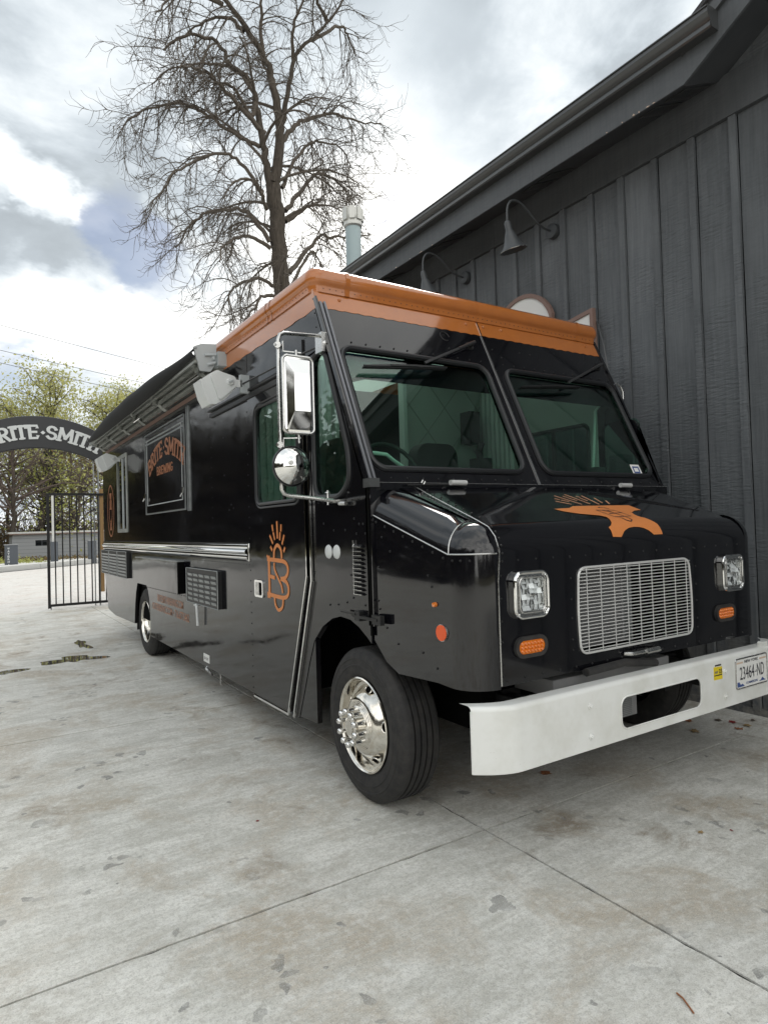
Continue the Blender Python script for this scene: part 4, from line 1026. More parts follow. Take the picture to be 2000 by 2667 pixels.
wiper(4.06, 1.045, 3.59, .825, 3.09, .732, 3.70, .80)
MB().tube([fr_pts([(2.60+.035*math.cos(a), 1.10+.035*math.sin(a))], WF(.003))[0] for a in np.linspace(0, 5.2, 14)], .0035, 6).obj('washer_hose', 'dark_metal', T)
# ---- mirror
MR = MB().tube([(1.69, 3.24, 2.548), (1.50, 3.19, 2.52), (1.42, 3.165, 2.507), (1.392, 3.155, 2.492), (1.380, 3.15, 2.46), (1.378, 3.15, 2.2), (1.378, 3.15, 1.70), (1.380, 3.15, 1.665), (1.392, 3.15, 1.643), (1.42, 3.15, 1.632), (1.55, 3.14, 1.618), (1.69, 3.12, 1.600)], .011, 12).obj('mirror_bracket', 'steel', T, smooth=True)
MB().box((1.665, 3.20, 2.45), (1.70, 3.28, 2.56)).obj('bracket_foot', 'steel', MR)
MB().lathe([(.0001, -.03), (.035, -.03), (.04, 0)], (1.70, 3.235, 2.50), 'x', 16).obj('bracket_foot', 'steel', MR, smooth=True)
MB().box((1.665, 3.04, 1.592), (1.70, 3.18, 1.606)).tube([(1.675, 3.06, 1.585), (1.675, 2.99, 1.583)], .012, 8).tube([(1.64, 3.13, 1.58), (1.64, 3.13, 1.66)], .006, 6).lathe([(.0001, .012), (.014, .006), (.016, 0)], (1.64, 3.13, 1.645), 'z', 10).obj('bracket_foot', 'steel', MR)
MB().tube([(1.69, 3.28, 2.50), (1.66, 3.6, 2.50), (1.64, 4.5, 2.505)], .006, 6).obj('bracket_stay', 'dark_metal', MR, smooth=True)
MB().bar((1.40, 3.14, 2.40), (1.40, 3.14, 2.455), .012, .004).bar((1.40, 3.14, 2.40), (1.50, 3.13, 2.40), .012, .005).tube([(1.47, 3.12, 2.37), (1.47, 3.12, 2.41)], .007, 6).obj('mirror_arm', 'steel', MR)
MB().bar((1.39, 3.14, 1.93), (1.39, 3.14, 1.86), .012, .004).bar((1.39, 3.14, 1.935), (1.485, 3.13, 1.94), .012, .005).tube([(1.473, 3.12, 1.97), (1.473, 3.12, 1.91)], .006, 6).obj('mirror_arm', 'steel', MR)
for z in (2.43, 1.90, 1.785):
    MB().tube([(1.368, 3.132, z), (1.388, 3.168, z)], .018, 8).tube([(1.36, 3.14, z), (1.352, 3.135, z)], .008, 6).obj('clamp', 'steel', MR, smooth=True)
# pressed stainless mirror back: raised centre with bevelled flanks
cxm, czm, hw, hh = 1.473, 2.168, .088, .205
yf, yb = 3.115, 3.075
V = []; O = rrect(cxm-hw, czm-hh, cxm+hw, czm+hh, .028, 5); I1 = rrect(cxm-hw+.016, czm-hh+.016, cxm+hw-.016, czm+hh-.016, .012, 5)
n = len(O)
for (x, z) in O: V.append((x, yf+.012, z))
for (x, z) in O: V.append((x, yf-.006, z))
for (x, z) in I1: V.append((x, yf-.008, z))
k = len(V); 
cen = [(cxm+.045, czm+.105), (cxm-.045, czm+.105), (cxm-.045, czm-.095), (cxm+.045, czm-.095)]
for x, z in cen: V.append((x, yb-.012, z))
F = [(i, (i+1) % n, n+(i+1) % n, n+i) for i in range(n)]+[(n+i, n+(i+1) % n, 2*n+(i+1) % n, 2*n+i) for i in range(n)]
seg = 6
for q in range(4):
    ids = [2*n+q*seg+i for i in range(seg)]
    for i in range(seg-1): F.append((ids[i], ids[i+1], k+q))
    nxt = 2*n+((q+1) % 4)*seg
    F.append((ids[-1], nxt, k+(q+1) % 4, k+q))
F.append((k, k+1, k+2, k+3))
MH = mesh('mirror', V, F, 'chrome', MR)
ring_tube(rrect(cxm-hw, czm-hh, cxm+hw, czm+hh, .028, 5), ((0, yf-.001, 0), (1, 0, 0), (0, 0, 1), (0, -1, 0)), .009).obj('mirror_rim', 'steel', MH, smooth=True)
plate('mirror_glass', rrect(cxm-hw+.006, czm-hh+.006, cxm+hw-.006, czm+hh-.006, .02), [], ((0, yf+.012, 0), (1, 0, 0), (0, 0, 1), (0, 1, 0)), .002, 'chrome', MH)
CV = MB().lathe([(.0001, -.050), (.03, -.046), (.06, -.035), (.085, -.018), (.100, 0), (.106, .004), (.106, .014), (.0001, .016)], (1.43, 3.12, 1.787), 'y', 36).obj('round_mirror', 'chrome', MR, smooth=True, sharp=50)
MB().lathe([(.104, -.002), (.109, .002), (.109, .016), (.1, .018)], (1.43, 3.12, 1.787), 'y', 36).obj('mirror_rim', 'gasket', CV, smooth=True)
MB().tube([(1.40, 3.06, 1.80), (1.40, 3.10, 1.80)], .012, 6).bar((1.378, 3.12, 1.80), (1.40, 3.075, 1.80), .012, .02).obj('mirror_bolt', 'steel', CV)
MB().tube([(4.17, 3.17, 2.50), (4.215, 3.165, 2.48), (4.235, 3.16, 2.44), (4.235, 3.16, 2.38), (4.18, 3.16, 2.36)], .008, 8).obj('mirror_bracket', 'steel', T, smooth=True)
# ---- bumper
BF = ((0, 2.0, 0), (1, 0, 0), (0, 0, 1), (0, -1, 0))
zb, zt = .408, .668
slot = rrect(2.58, .455, 3.235, .607, .045, 7)
BU = plate('bumper', [(1.93, zb), (3.95, zb), (3.95, zt), (1.93, zt)], [slot], ((0, 2.006, 0), (1, 0, 0), (0, 0, 1), (0, -1, 0)), .006, 'white_paint', T)
pathw = [(1.93, 2.0)]+[(1.93-.19*t, 2.0+.095*t**1.8) for t in (.12, .25, .4, .55, .7, .85, 1.0)]
def wing(P, nm):
    V = []; prf = [(0, zb), (0, zt)]
    m = MB(); V = []
    for x, y in P: V += [(x, y, zb), (x, y, zt), (x, y+.007, zt), (x, y+.007, zb)]
    F = []
    for i in range(len(P)-1):
        for j in range(4): F.append((i*4+j, i*4+(j+1) % 4, (i+1)*4+(j+1) % 4, (i+1)*4+j))
    e = (len(P)-1)*4; F.append((e, e+1, e+2, e+3))
    return mesh(nm, V, F, 'white_paint', BU, smooth=True, sharp=40)
wing(pathw, 'bumper_end'); wing([(2*XC-x, y) for x, y in pathw], 'bumper_end')
lp = [(x, y+.022, zt) for x, y in pathw[::-1]]+[(2*XC-x, y+.022, zt) for x, y in pathw]
lip = MB(); V = []
for p in lp:
    for a in range(8):
        t = math.radians(180-a*90/6) if a < 7 else None
        if a < 7: V.append((p[0], p[1]+.022*math.cos(t), p[2]+.020*math.sin(t)))
        else: V.append((p[0], p[1]+.055, p[2]+.020))
k = 8; F = [(i*k+j, i*k+j+1, (i+1)*k+j+1, (i+1)*k+j) for i in range(len(lp)-1) for j in range(k-1)]
mesh('bumper_lip', V, F, 'white_paint', BU, smooth=True, sharp=70)
ring_tube(slot, BF, .004, .001).obj('slot_edge', 'white_paint', BU, smooth=True)
plate('bumper_tab', [(3.885, .68), (3.94, .68), (3.94, .712), (3.893, .712), (3.885, .705)], [], ((0, 2.04, 0), (1, 0, 0), (0, 0, 1), (0, -1, 0)), .03, 'white_paint', BU)
for x in (2.362, 3.460):
    for z in (.606, .468):
        MB().lathe([(.0001, -.014), (.009, -.012), (.010, -.004), (.017, -.003), (.018, 0)], (x, 1.999, z), 'y', 6).obj('bolt', 'white_paint', BU)
SK = plate('inspection_sticker', [(3.357, .570), (3.440, .568), (3.438, .636), (3.357, .640)], [], BF, .0010, 'yellow_print', BU, label='small yellow expiry sticker on the white bumper')
text_obj('sticker_print', '23', ((3.405, 1.9985, .603), (1, 0, 0), (0, 0, 1), (0, -1, 0)), .028, .022, 'dark_print', SK, bold=.02)
text_obj('sticker_print', 'INSP', ((3.364, 1.9985, .605), (1, 0, 0), (0, 0, 1), (0, -1, 0)), .032, .012, 'blue_print', SK)
plate('sticker_print', [(3.362, .590), (3.435, .590), (3.435, .596), (3.362, .596)], [], BF, .0014, 'dark_print', SK)
plate('sticker_print', [(3.372, .642), (3.43, .642), (3.43, .65), (3.372, .65)], [], BF, .0012, 'dark_print', SK)
NP = plate('number_plate', rrect(3.570, .490, 3.892, .650, .012), [], BF, .004, 'white_print', BU, label='white number plate reading 23464 ND')
ring_tube(rrect(3.568, .488, 3.894, .652, .014), BF, .0045, .003).obj('plate_frame', 'steel', NP, smooth=True)
NPf = lambda x, z: ((x, 1.9955, z), (1, 0, 0), (0, 0, 1), (0, -1, 0))
text_obj('plate_text', '23464', NPf(3.605, .535), .150, .070, 'dark_print', NP, bold=.0)
text_obj('plate_text', 'ND', NPf(3.785, .535), .075, .070, 'dark_print', NP, bold=.0)
plate('plate_text', [(3.762, .565), (3.772, .562), (3.780, .572), (3.776, .555), (3.768, .56)], [], BF, .0052, 'dark_print', NP)
text_obj('plate_text', 'NEW YORK', NPf(3.655, .624), .145, .016, 'dark_print', NP)
text_obj('plate_text', 'COMMERCIAL', NPf(3.665, .505), .125, .012, 'blue_print', NP, bold=.02)
plate('plate_print', [(3.577, .625), (3.64, .625), (3.64, .634), (3.577, .634)], [], BF, .0050, 'tan_print', NP); plate('plate_print', [(3.815, .625), (3.885, .625), (3.885, .634), (3.815, .634)], [], BF, .0050, 'tan_print', NP)
plate('plate_print', [(3.578, .497), (3.65, .497), (3.63, .512), (3.61, .508), (3.595, .526), (3.578, .522)], [], BF, .0050, 'blue_print', NP); plate('plate_print', [(3.80, .500), (3.88, .500), (3.86, .506), (3.84, .52), (3.825, .506)], [], BF, .0050, 'blue_print', NP)
for xa in (2.20, 3.60): MB().box((xa, 2.0065, .46), (xa+.08, 2.5, .60)).obj('bumper_bracket', 'dark_metal', T)
# underneath, seen through the slot and below the nose
MB().box((2.22, 2.42, .40), (2.34, 10.3, .62)).box((3.54, 2.42, .40), (3.66, 10.3, .62)).obj('chassis_rail', 'dark_metal', T)
MB().box((2.30, 2.16, .62), (3.20, 2.42, .70)).box((2.42, 2.24, .40), (3.02, 2.30, .62)).obj('cooler', 'radiator', T)
CF = MB()
for i in range(22): CF.box((2.44, 2.236, .405+i*.0098), (2.98, 2.24, .409+i*.0098))
CF.obj('cooler_fins', 'aluminium', T, kind='stuff')
MB().bar((3.0, 2.3, .60), (3.02, 2.28, .40), .05, .06).bar((3.0, 2.40, .45), (3.30, 2.20, .58), .04, .05).obj('tow_hook', 'dark_metal', T)
MB().tube([(2.45, 2.09, .73), (2.75, 2.10, .735), (3.0, 2.10, .70)], .02, 8).obj('hose', 'rubber', T, smooth=True)
MB().box((1.76, 4.0, .42), (4.12, 10.4, .52)).box((1.76, 3.72, .52), (4.12, 10.5, 1.0)).obj('underfloor', 'matt_black', T)
MB().box((2.0, 2.85, .5), (3.88, 3.75, 1.2)).box((1.95, 2.79, 1.0), (3.93, 2.81, 1.6)).obj('wheel_well', 'matt_black', T)
MB().box((1.737, 2.84, .97), (2.0, 3.8, .99)).box((1.80, 3.76, .42), (2.2, 3.78, 1.0)).obj('wheel_well', 'matt_black', T)
# ---- wheels
def wheel(xo, yc, sgn=1, hub_out=True, steer=0, r=.403):
    """sgn=+1: outer face towards -x"""
    W = mesh('wheel', *(lambda m: (m.v, m.f))(MB().lathe([(.10, sgn*.06), (.12, sgn*.20)], (xo, yc, r), 'x', 12)), 'dark_metal', T)
    w = .25
    tp = [(.246, .022), (.262, .010), (.275, .006), (.29, .002), (.302, .0), (.304, -.0025), (.308, -.0025), (.310, 0), (.335, .001), (.337, -.0015), (.341, -.0015), (.343, .002), (.350, .004), (.362, .010), (.366, .016), (.372, .018), (.384, .032), (.3885, .038)]
    gro = []
    for a in (.072, .107, .142, .177): gro += [(.3895, a-.006), (.378, a-.005), (.378, a+.004), (.3895, a+.005)]
    tp = tp+gro+[(.3885, w-.038), (.372, w-.018), (.35, w-.004), (.30, w), (.25, w-.02)]
    TY = MB().lathe([(.25+(q[0]-.25)*1.10, sgn*q[1]) for q in tp], (xo, yc, r), 'x', 64).obj('tyre', 'rubber', W, smooth=True, sharp=38)
    if hub_out: rp_ = [(.247, .016), (.250, .006), (.243, .002), (.236, .008), (.233, .020), (.226, .045), (.222, .060), (.205, .064), (.190, .052), (.175, .030), (.155, .004), (.140, -.008), (.128, -.010), (.126, -.014), (.120, -.014), (.118, -.018), (.112, -.018), (.110, -.022), (.104, -.022), (.100, -.026), (.0001, -.027)]
    else: rp_ = [(.247, .016), (.250, .006), (.243, .002), (.236, .010), (.232, .03), (.226, .10), (.20, .135), (.17, .14), (.14, .135), (.12, .13), (.10, .12), (.085, .05), (.08, .045), (.0001, .045)]
    RM = MB().lathe([(q[0], sgn*q[1]) for q in rp_], (xo, yc, r), 'x', 64).obj('rim', 'wheel_steel', W, smooth=True, sharp=40)
    c = Vector((xo, yc, r)); 
    if hub_out:
        MB().lathe([(.060, sgn*-.026), (.060, sgn*-.062), (.054, sgn*-.068), (.0001, sgn*-.069)], c, 'x', 32).obj('hub_cap', 'wheel_steel', W, smooth=True, sharp=40)
        MB().lathe([(.036, sgn*-.069), (.035, sgn*-.073), (.0001, sgn*-.073)], c, 'x', 32).obj('hub_cap', 'wheel_steel', W, smooth=True, sharp=40)
        for i in range(10):
            a = 2*pi*i/10+.2; p = c+Vector((0, .085*math.cos(a), .085*math.sin(a)))
            MB().lathe([(.013, sgn*-.024), (.015, sgn*-.03), (.012, sgn*-.042), (.010, sgn*-.068), (.016, sgn*-.073), (.017, sgn*-.090), (.011, sgn*-.098), (.0001, sgn*-.100)], p, 'x', 8).obj('wheel_nut', 'chrome', W, smooth=True, sharp=50)
        for i in range(5):
            a = 2*pi*i/5+.489; rr = .186; p = c+Vector((sgn*.0385, rr*math.cos(a), rr*math.sin(a)))
            nr = Vector((-sgn*.8, .6*math.cos(a), .6*math.sin(a))).normalized(); tt = Vector((0, -math.sin(a), math.cos(a))); bb = nr.cross(tt)
            q = [p+nr*.006+tt*.027*math.cos(t)+bb*.019*math.sin(t) for t in np.linspace(0, 2*pi, 17)[:-1]]
            mesh('hand_hole', q, [tuple(range(16))], 'matt_black', W)
            MB().tube([v+nr*.001 for v in q], .0035, 6, closed=True).obj('hole_rim', 'wheel_steel', W, smooth=True)
    else:
        for i in range(5):
            a = 2*pi*i/5+.35; rr = .165; p = c+Vector((sgn*.133, rr*math.cos(a), rr*math.sin(a)))
            mesh('hand_hole', [p+Vector((0, .025*math.cos(t), .025*math.sin(t))) for t in np.linspace(0, 2*pi, 17)[:-1]], [tuple(range(16))], 'matt_black', W)
        for i in range(8):
            a = 2*pi*i/8; p = c+Vector((0, .10*math.cos(a), .10*math.sin(a)))
            MB().lathe([(.012, sgn*.12), (.014, sgn*.07), (.0001, sgn*.065)], p, 'x', 8).obj('wheel_nut', 'chrome', W)
    return W
def steer(W, xc, yc, a, k):
    c = Vector((xc, yc, 0))-ORG[W.name]; W.matrix_local = Matrix.Translation(c) @ Matrix.Rotation(a, 4, 'Z') @ Matrix.Scale(k, 4) @ Matrix.Translation(-c)
steer(wheel(1.725, 2.985), 1.725, 2.985, math.radians(-.5), 1.0); steer(wheel(2*XC-1.745, 2.985, -1), 2*XC-1.745, 2.985, math.radians(-.5), 1.0)
wheel(1.735, 8.08, 1, False); wheel(2.0, 8.08, 1, False); wheel(2*XC-1.735, 8.08, -1, False)
MB().tube([(2.0, 3.07, .39), (3.9, 3.07, .39)], .05, 8).tube([(2.0, 8.08, .39), (3.9, 8.08, .39)], .08, 8).lathe([(.05, -.2), (.18, -.1), (.18, .1), (.05, .2)], (2.94, 8.08, .39), 'x', 16).obj('axle', 'dark_metal', T)
MB().box((1.75, 8.62, .24), (2.2, 8.635, .62)).obj('mud_flap', 'rubber', T)
for z in (.40, .55): MB().lathe([(.0001, -.02), (.03, -.018), (.034, 0)], (1.72, 10.42, z), 'x', 12).obj('tail_lamp', 'white_plastic', T, smooth=True)
# ---- interior seen through the glass
MB().box((1.74, 2.84, 1.02), (4.14, 4.72, 1.06)).obj('cab_floor', 'int_dark', T)
PT = MB().box((3.27, 4.70, 1.06), (4.14, 4.73, 2.84)).obj('partition', 'quilted', T)
q = MB()
for i in range(-6, 8):
    for s in (1, -1):
        # raised diamond seams
        xa = 3.27; za = 1.12+i*.46
        P0 = (xa, 4.697, za if s > 0 else za+.87*1.15); P1 = (4.14, 4.697, za+.87*1.15 if s > 0 else za)
        lo, hi = 1.06, 2.84
        (x_0, _, z_0), (x_1, _, z_1) = P0, P1; sl = (z_1-z_0)/(x_1-x_0)
        pts = []
        t0, t1 = x_0, x_1
        if sl > 0: t0 = max(t0, x_0+(lo-z_0)/sl); t1 = min(t1, x_0+(hi-z_0)/sl)
        else: t0 = max(t0, x_0+(hi-z_0)/sl); t1 = min(t1, x_0+(lo-z_0)/sl)
        if t1-t0 > .05: q.bar((t0, 4.697, z_0+sl*(t0-x_0)), (t1, 4.697, z_0+sl*(t1-x_0)), .006, .004, (0, 1, 0))
q.obj('quilt_seams', 'int_grey', PT, kind='stuff')
MB().box((1.74, 4.70, 1.06), (2.45, 4.73, 2.84)).obj('partition', 'int_white', T)
for x in (2.46, 2.53, 3.22): MB().box((x, 4.66, 1.06), (x+.035, 4.74, 2.84)).obj('door_jamb', 'int_white', T)
MB().box((1.74, 5.6, .9), (4.14, 5.64, 2.84)).obj('galley_wall', 'int_dark', T)
MB().box((1.74, 5.66, 2.82), (4.14, 10.5, 2.85)).obj('headlining', 'int_white', T)
MB().box((3.86, 4.40, 1.55), (4.0, 4.55, 2.05)).box((3.88, 4.55, 2.2), (4.0, 4.69, 2.5)).tube([(3.95, 4.5, 2.05), (3.93, 4.5, 2.12), (3.97, 4.5, 2.2)], .03, 8).obj('fuse_box', 'int_dark', T)
DS = mesh('dashboard', [(1.75, 2.86, 1.52), (4.13, 2.86, 1.52), (4.13, 2.86, 1.70), (1.75, 2.86, 1.70), (1.75, 3.18, 1.50), (4.13, 3.18, 1.50), (4.13, 3.14, 1.74), (1.75, 3.14, 1.74)], [(0, 1, 2, 3), (4, 7, 6, 5), (3, 2, 6, 7), (0, 4, 5, 1), (0, 3, 7, 4), (1, 5, 6, 2)], 'int_dark', T)
def seat(x, nm='seat'):
    s = mesh(nm, *(lambda P: P)(poly_plate(rpoly([(x-.23, 1.45), (x+.23, 1.45), (x+.19, 2.02), (x+.13, 2.08), (x-.13, 2.08), (x-.19, 2.02)], .08), [], ((0, 4.05, 0), (1, 0, 0), (0, 0, 1), (0, -1, 0)), .12)), 'int_dark', T)
    MB().box((x-.24, 3.55, 1.38), (x+.24, 4.05, 1.5)).obj('cushion', 'int_dark', s); return s
seat(3.02); seat(2.25)
MB().tube([(2.25+.21*math.cos(a), 3.42+.09*math.sin(a), 1.80+.19*math.sin(a)) for a in np.linspace(0, 2*pi, 25)[:-1]], .014, 8, closed=True).tube([(2.25, 3.2, 1.6), (2.25, 3.42, 1.8)], .02, 8).obj('steering_wheel', 'int_dark', T, smooth=True)
MB().tube([(1.76, 3.05, 1.862), (1.90, 3.05, 1.866), (1.985, 3.06, 1.862), (2.04, 3.07, 1.83), (2.20, 3.11, 1.762), (2.28, 3.13, 1.70)], .011, 8).obj('grab_rail', 'int_white', T, smooth=True)
MB().tube([(4.08, 3.35, 1.7), (4.08, 3.3, 2.3), (4.08, 3.2, 2.38)], .010, 8).obj('grab_rail', 'int_white', T, smooth=True)
MB().box((3.70, 3.0, 1.74), (3.80, 3.06, 1.83)).obj('instrument', 'int_dark', T)
# ribbed lining on the far wall behind the door
for i in range(24):
    y = 4.2+i*.06; MB().box((4.125, y, 1.06), (4.143, y+.035, 2.84)).obj('lining_rib', 'int_white', T) if y > 4.25 and y < 4.68 else None
for i in range(13):
    x = 1.77+i*.055; MB().box((x, 4.682, 1.06), (x+.030, 4.70, 2.84)).obj('lining_rib', 'int_white', T)
# ---- awning along the roof edge
AW = root('awning', (1.5, 7.3, 2.78), 'slack black canvas awning rolled on grey rails along the roof edge of the truck', 'awning')
MB().box((1.655, 4.95, 2.735), (1.697, 10.35, 2.80)).obj('wall_rail', 'grey_rail', AW)
fr_ = [(1.66, 2.80), (1.655, 2.86), (1.60, 2.895), (1.52, 2.885), (1.49, 2.84), (1.51, 2.80), (1.58, 2.79)]
V = [(x, y, z) for y in (4.96, 10.33) for x, z in fr_]; k = 7
mesh('cassette', V, [(j, (j+1) % k, k+(j+1) % k, k+j) for j in range(k)]+[tuple(range(k)), tuple(range(2*k-1, k-1, -1))], 'grey_rail', AW)
for (x, z) in ((1.52, 2.775), (1.575, 2.745), (1.625, 2.715)):
    for ya, yb_ in ((5.1, 7.45), (7.62, 10.1)):
        MB().box((x-.014, ya, z-.012), (x+.014, yb_, z+.012)).obj('folding_arm', 'grey_rail', AW)
for y in (5.12, 6.55, 7.5, 8.3, 9.2, 10.1):
    MB().bar((1.50, y, 2.80), (1.66, y+.05, 2.69), .06, .03).tube([(1.54, y, 2.73), (1.54, y, 2.80)], .025, 8).obj('arm_joint', 'grey_rail', AW)
for y in (7.2, 5.06): MB().tube([(1.53, y, 2.705), (1.53, y+.30, 2.705)], .012, 8).obj('arm_spring', 'chrome', AW, smooth=True)
MB().box((1.692, 5.0, 2.66), (1.6985, 10.3, 2.70)).obj('rail_backing', 'brown_frame', AW)
# fabric: sags outward between the rail and the lead bar
fab = []; ny = 70; npf = 12
for i in range(ny+1):
    t = i/ny; y = 4.92+(10.25-4.92)*t
    bulge = .075*math.sin(pi*min(1, t*1.05))**.8+.020*math.exp(-((t-.42)/.07)**2)+.018*math.exp(-((t-.72)/.1)**2)-.008*math.sin(t*19)
    end = min(1, (t+.02)/.10, (1.02-t)/.06)
    for j in range(npf):
        a = math.radians(80+170*j/(npf-1)); r = (.035+bulge*.85*end)
        fab.append((1.475+r*1.05*math.cos(a), y, 2.835+r*.95*math.sin(a)-.02*t*0+ .012*(1-end)))
FB = mesh('canvas', fab, [(i*npf+j, (i+1)*npf+j, (i+1)*npf+j+1, i*npf+j+1) for i in range(ny) for j in range(npf-1)], 'canvas', AW, smooth=True, sharp=180)
MB().box((1.462, 4.93, 2.765), (1.478, 10.27, 2.785)).obj('lead_bar', 'grey_rail', AW)
plate('end_cap', rpoly([(1.452, 2.888), (1.52, 2.918), (1.635, 2.928), (1.632, 2.78), (1.585, 2.705), (1.505, 2.706)], .012, 3), [], ((0, 4.95, 0), (1, 0, 0), (0, 0, 1), (0, -1, 0)), .02, 'grey_plastic', AW)
MB().tube([(1.54, 4.925, 2.83), (1.585, 4.92, 2.835), (1.63, 4.92, 2.84)], .010, 8).tube([(1.61, 4.93, 2.80), (1.61, 4.93, 2.84)], .016, 8).tube([(1.56, 4.93, 2.755), (1.62, 4.92, 2.775)], .012, 8).obj('crank_fitting', 'grey_plastic', AW, smooth=True)
MB().box((1.632, 4.88, 2.75), (1.70, 4.99, 2.86)).obj('mounting_block', 'grey_plastic', AW)
plate('end_cap', rpoly([(1.44, 2.86), (1.53, 2.89), (1.66, 2.88), (1.65, 2.77), (1.52, 2.77)], .012, 3), [], ((0, 10.33, 0), (1, 0, 0), (0, 0, 1), (0, 1, 0)), .02, 'grey_plastic', AW)
# ---- loudspeakers
def speaker(y, x_, z_, label):
    """wedge cabinet aimed outwards and down, bracket plate on its near side"""
    S = root('loudspeaker', (x_, y, z_), label, 'speaker', 'white outdoor loudspeakers under the awning')
    f = lambda px, pz: (x_+px, z_+pz)
    body = rpoly([f(-.115, .02), f(-.085, -.09), f(-.055, -.145), f(-.02, -.145), f(.05, -.105), f(.14, -.005), f(.10, .065), f(-.005, .10), f(-.075, .055)], .015, 3)
    c = plate('cabinet', body, [], ((0, y+.17, 0), (1, 0, 0), (0, 0, 1), (0, -1, 0)), .17, 'white_plastic', S)
    plate('grille', rpoly([f(-.125, .022), f(-.095, -.09), f(-.062, -.152), f(-.05, -.145), f(-.082, -.085), f(-.108, .025)], .004, 2), [], ((0, y+.175, 0), (1, 0, 0), (0, 0, 1), (0, -1, 0)), .18, 'white_plastic', c)
    tri_ = rpoly([f(-.058, .055), f(.01, .088), f(.125, .06), f(.135, .0), f(.045, -.085), f(.005, -.118)], .02, 4)
    bk = plate('bracket', tri_, [], ((0, y, 0), (1, 0, 0), (0, 0, 1), (0, -1, 0)), .014, 'white_plastic', S)
    MB().box((x_+.115, y-.012, z_-.012), (x_+.17, y+.004, z_+.04)).obj('bracket_arm', 'white_plastic', S)
    MB().box((x_+.16, y-.012, z_-.05), (1.698, y+.02, z_+.08)).obj('wall_plate', 'grey_plastic', S) if x_+.16 < 1.69 else None
    MB().lathe([(.0001, -.020), (.022, -.020), (.026, -.014), (.026, -.0)], (x_+.085, y-.014+.006, z_+.02), 'y', 20).obj('knob', 'white_plastic', S, smooth=True, sharp=40)
    MB().bar((x_+.068, y-.034, z_+.012), (x_+.10, y-.034, z_+.028), .008, .010).obj('knob_slot', 'grey_plastic', S)
    return S
s1 = speaker(4.40, 1.465, 2.49, 'white wedge loudspeaker under the near end of the awning, close to the mirror')
s2 = speaker(9.25, 1.53, 2.455, 'white wedge loudspeaker under the far end of the awning, next to the arch')

# ------------------------------------------------------------------ dark board-and-batten building
B = root('barn_building', (6.5, 6.0, 0), 'charcoal board and batten barn building with a long gutter, right behind the truck', 'building')
YE = 14.3; YG = 2.62; TP = math.tan(math.radians(25))
bats = [2.536+.3275*k for k in range(-17, 37)]
proto = {}
def board(x0b, ya, yb, z0b, z1b, mat, name, dx=0.0):
    """rough board on the wall face, edges very slightly irregular"""
    n = max(2, int((z1b-z0b)/.55)); m = MB(); V = []
    for i in range(n+1):
        z = z0b+(z1b-z0b)*i/n; a = ya+random.uniform(-.0015, .0015); b = yb+random.uniform(-.0015, .0015); f = x0b+dx+random.uniform(-.0008, .0008)
        V += [(f, a, z), (f, b, z), (x0b+.03, b, z), (x0b+.03, a, z)]
    F = [(i*4+1, i*4, i*4+4, i*4+5) for i in range(n)]+[(i*4, i*4+3, i*4+7, i*4+4) for i in range(n)]+[(i*4+2, i*4+1, i*4+5, i*4+6) for i in range(n)]+[(n*4+1, n*4, n*4+3, n*4+2), (0, 1, 2, 3)]
    return mesh(name, V, F, mat, B)
for i, y in enumerate(bats):
    if y > YE: break
    yb = min(y+.3275, YE)
    board(4.806, y+.010, yb-.036, .05, 4.43, 'dark_siding', 'board', random.uniform(-.0025, .0025))
    w = random.uniform(.050, .062)/2
    board(4.783, y-w, y+w, .04, 4.432, 'dark_siding', 'batten', random.uniform(-.002, .002))
MB().box((4.84, -3.1, 0), (5.0, YE, 4.9)).obj('wall_core', 'matt_black', B)
MB().box((4.79, -3.1, 0), (4.86, YE, .05)).obj('sill', 'trim_dark', B)
for a, b in ((-3.1, .9), (.903, 5.1), (5.103, 9.6), (9.603, YE)): MB().box((4.772, a, 4.434), (4.86, b, 4.755)).obj('frieze_board', 'trim_dark', B)
MB().box((4.75, -3.1, .0), (4.785, -3.0, 4.6)).obj('corner_board', 'trim_dark', B)
# sloping soffit, fascia
def soff(y0_, y1_, nm='soffit_panel'):
    return MB().add([(4.84, y0_, 4.765), (4.345, y0_, 4.552), (4.345, y1_, 4.552), (4.84, y1_, 4.765), (4.84, y0_, 4.785), (4.345, y0_, 4.572), (4.345, y1_, 4.572), (4.84, y1_, 4.785)],
                    [(0, 1, 2, 3), (7, 6, 5, 4), (0, 4, 5, 1), (3, 2, 6, 7)]).obj(nm, 'soffit', B)
for a, b in ((YG, 3.52), (3.524, 5.9), (5.904, 8.3), (8.304, 10.7), (10.704, YE)): soff(a, b)
for yc in (2.85, 4.13, 5.53, 6.9, 8.2, 9.6, 11.0):
    for dy in (-.11, .11):
        f = lambda x: 4.552+(x-4.345)*.43-.004
        Vt = MB(); y0_, y1_ = yc+dy-.085, yc+dy+.085
        Vt.add([(4.40, y0_, f(4.40)), (4.72, y0_, f(4.72)), (4.72, y1_, f(4.72)), (4.40, y1_, f(4.40)), (4.40, y0_, f(4.40)-.006), (4.72, y0_, f(4.72)-.006), (4.72, y1_, f(4.72)-.006), (4.40, y1_, f(4.40)-.006)], [(0, 1, 2, 3), (7, 6, 5, 4), (0, 4, 5, 1), (1, 5, 6, 2), (2, 6, 7, 3), (3, 7, 4, 0)])
        vo = Vt.obj('soffit_vent', 'gutter_dark', B)
        sl = MB()
        for i in range(9):
            x = 4.42+i*.034; sl.add([(x, y0_+.01, f(x)-.012), (x+.014, y0_+.01, f(x+.014)-.012), (x+.014, y1_-.01, f(x+.014)-.012), (x, y1_-.01, f(x)-.012)], [(0, 3, 2, 1)])
        sl.obj('vent_slots', 'soffit', vo, kind='stuff')
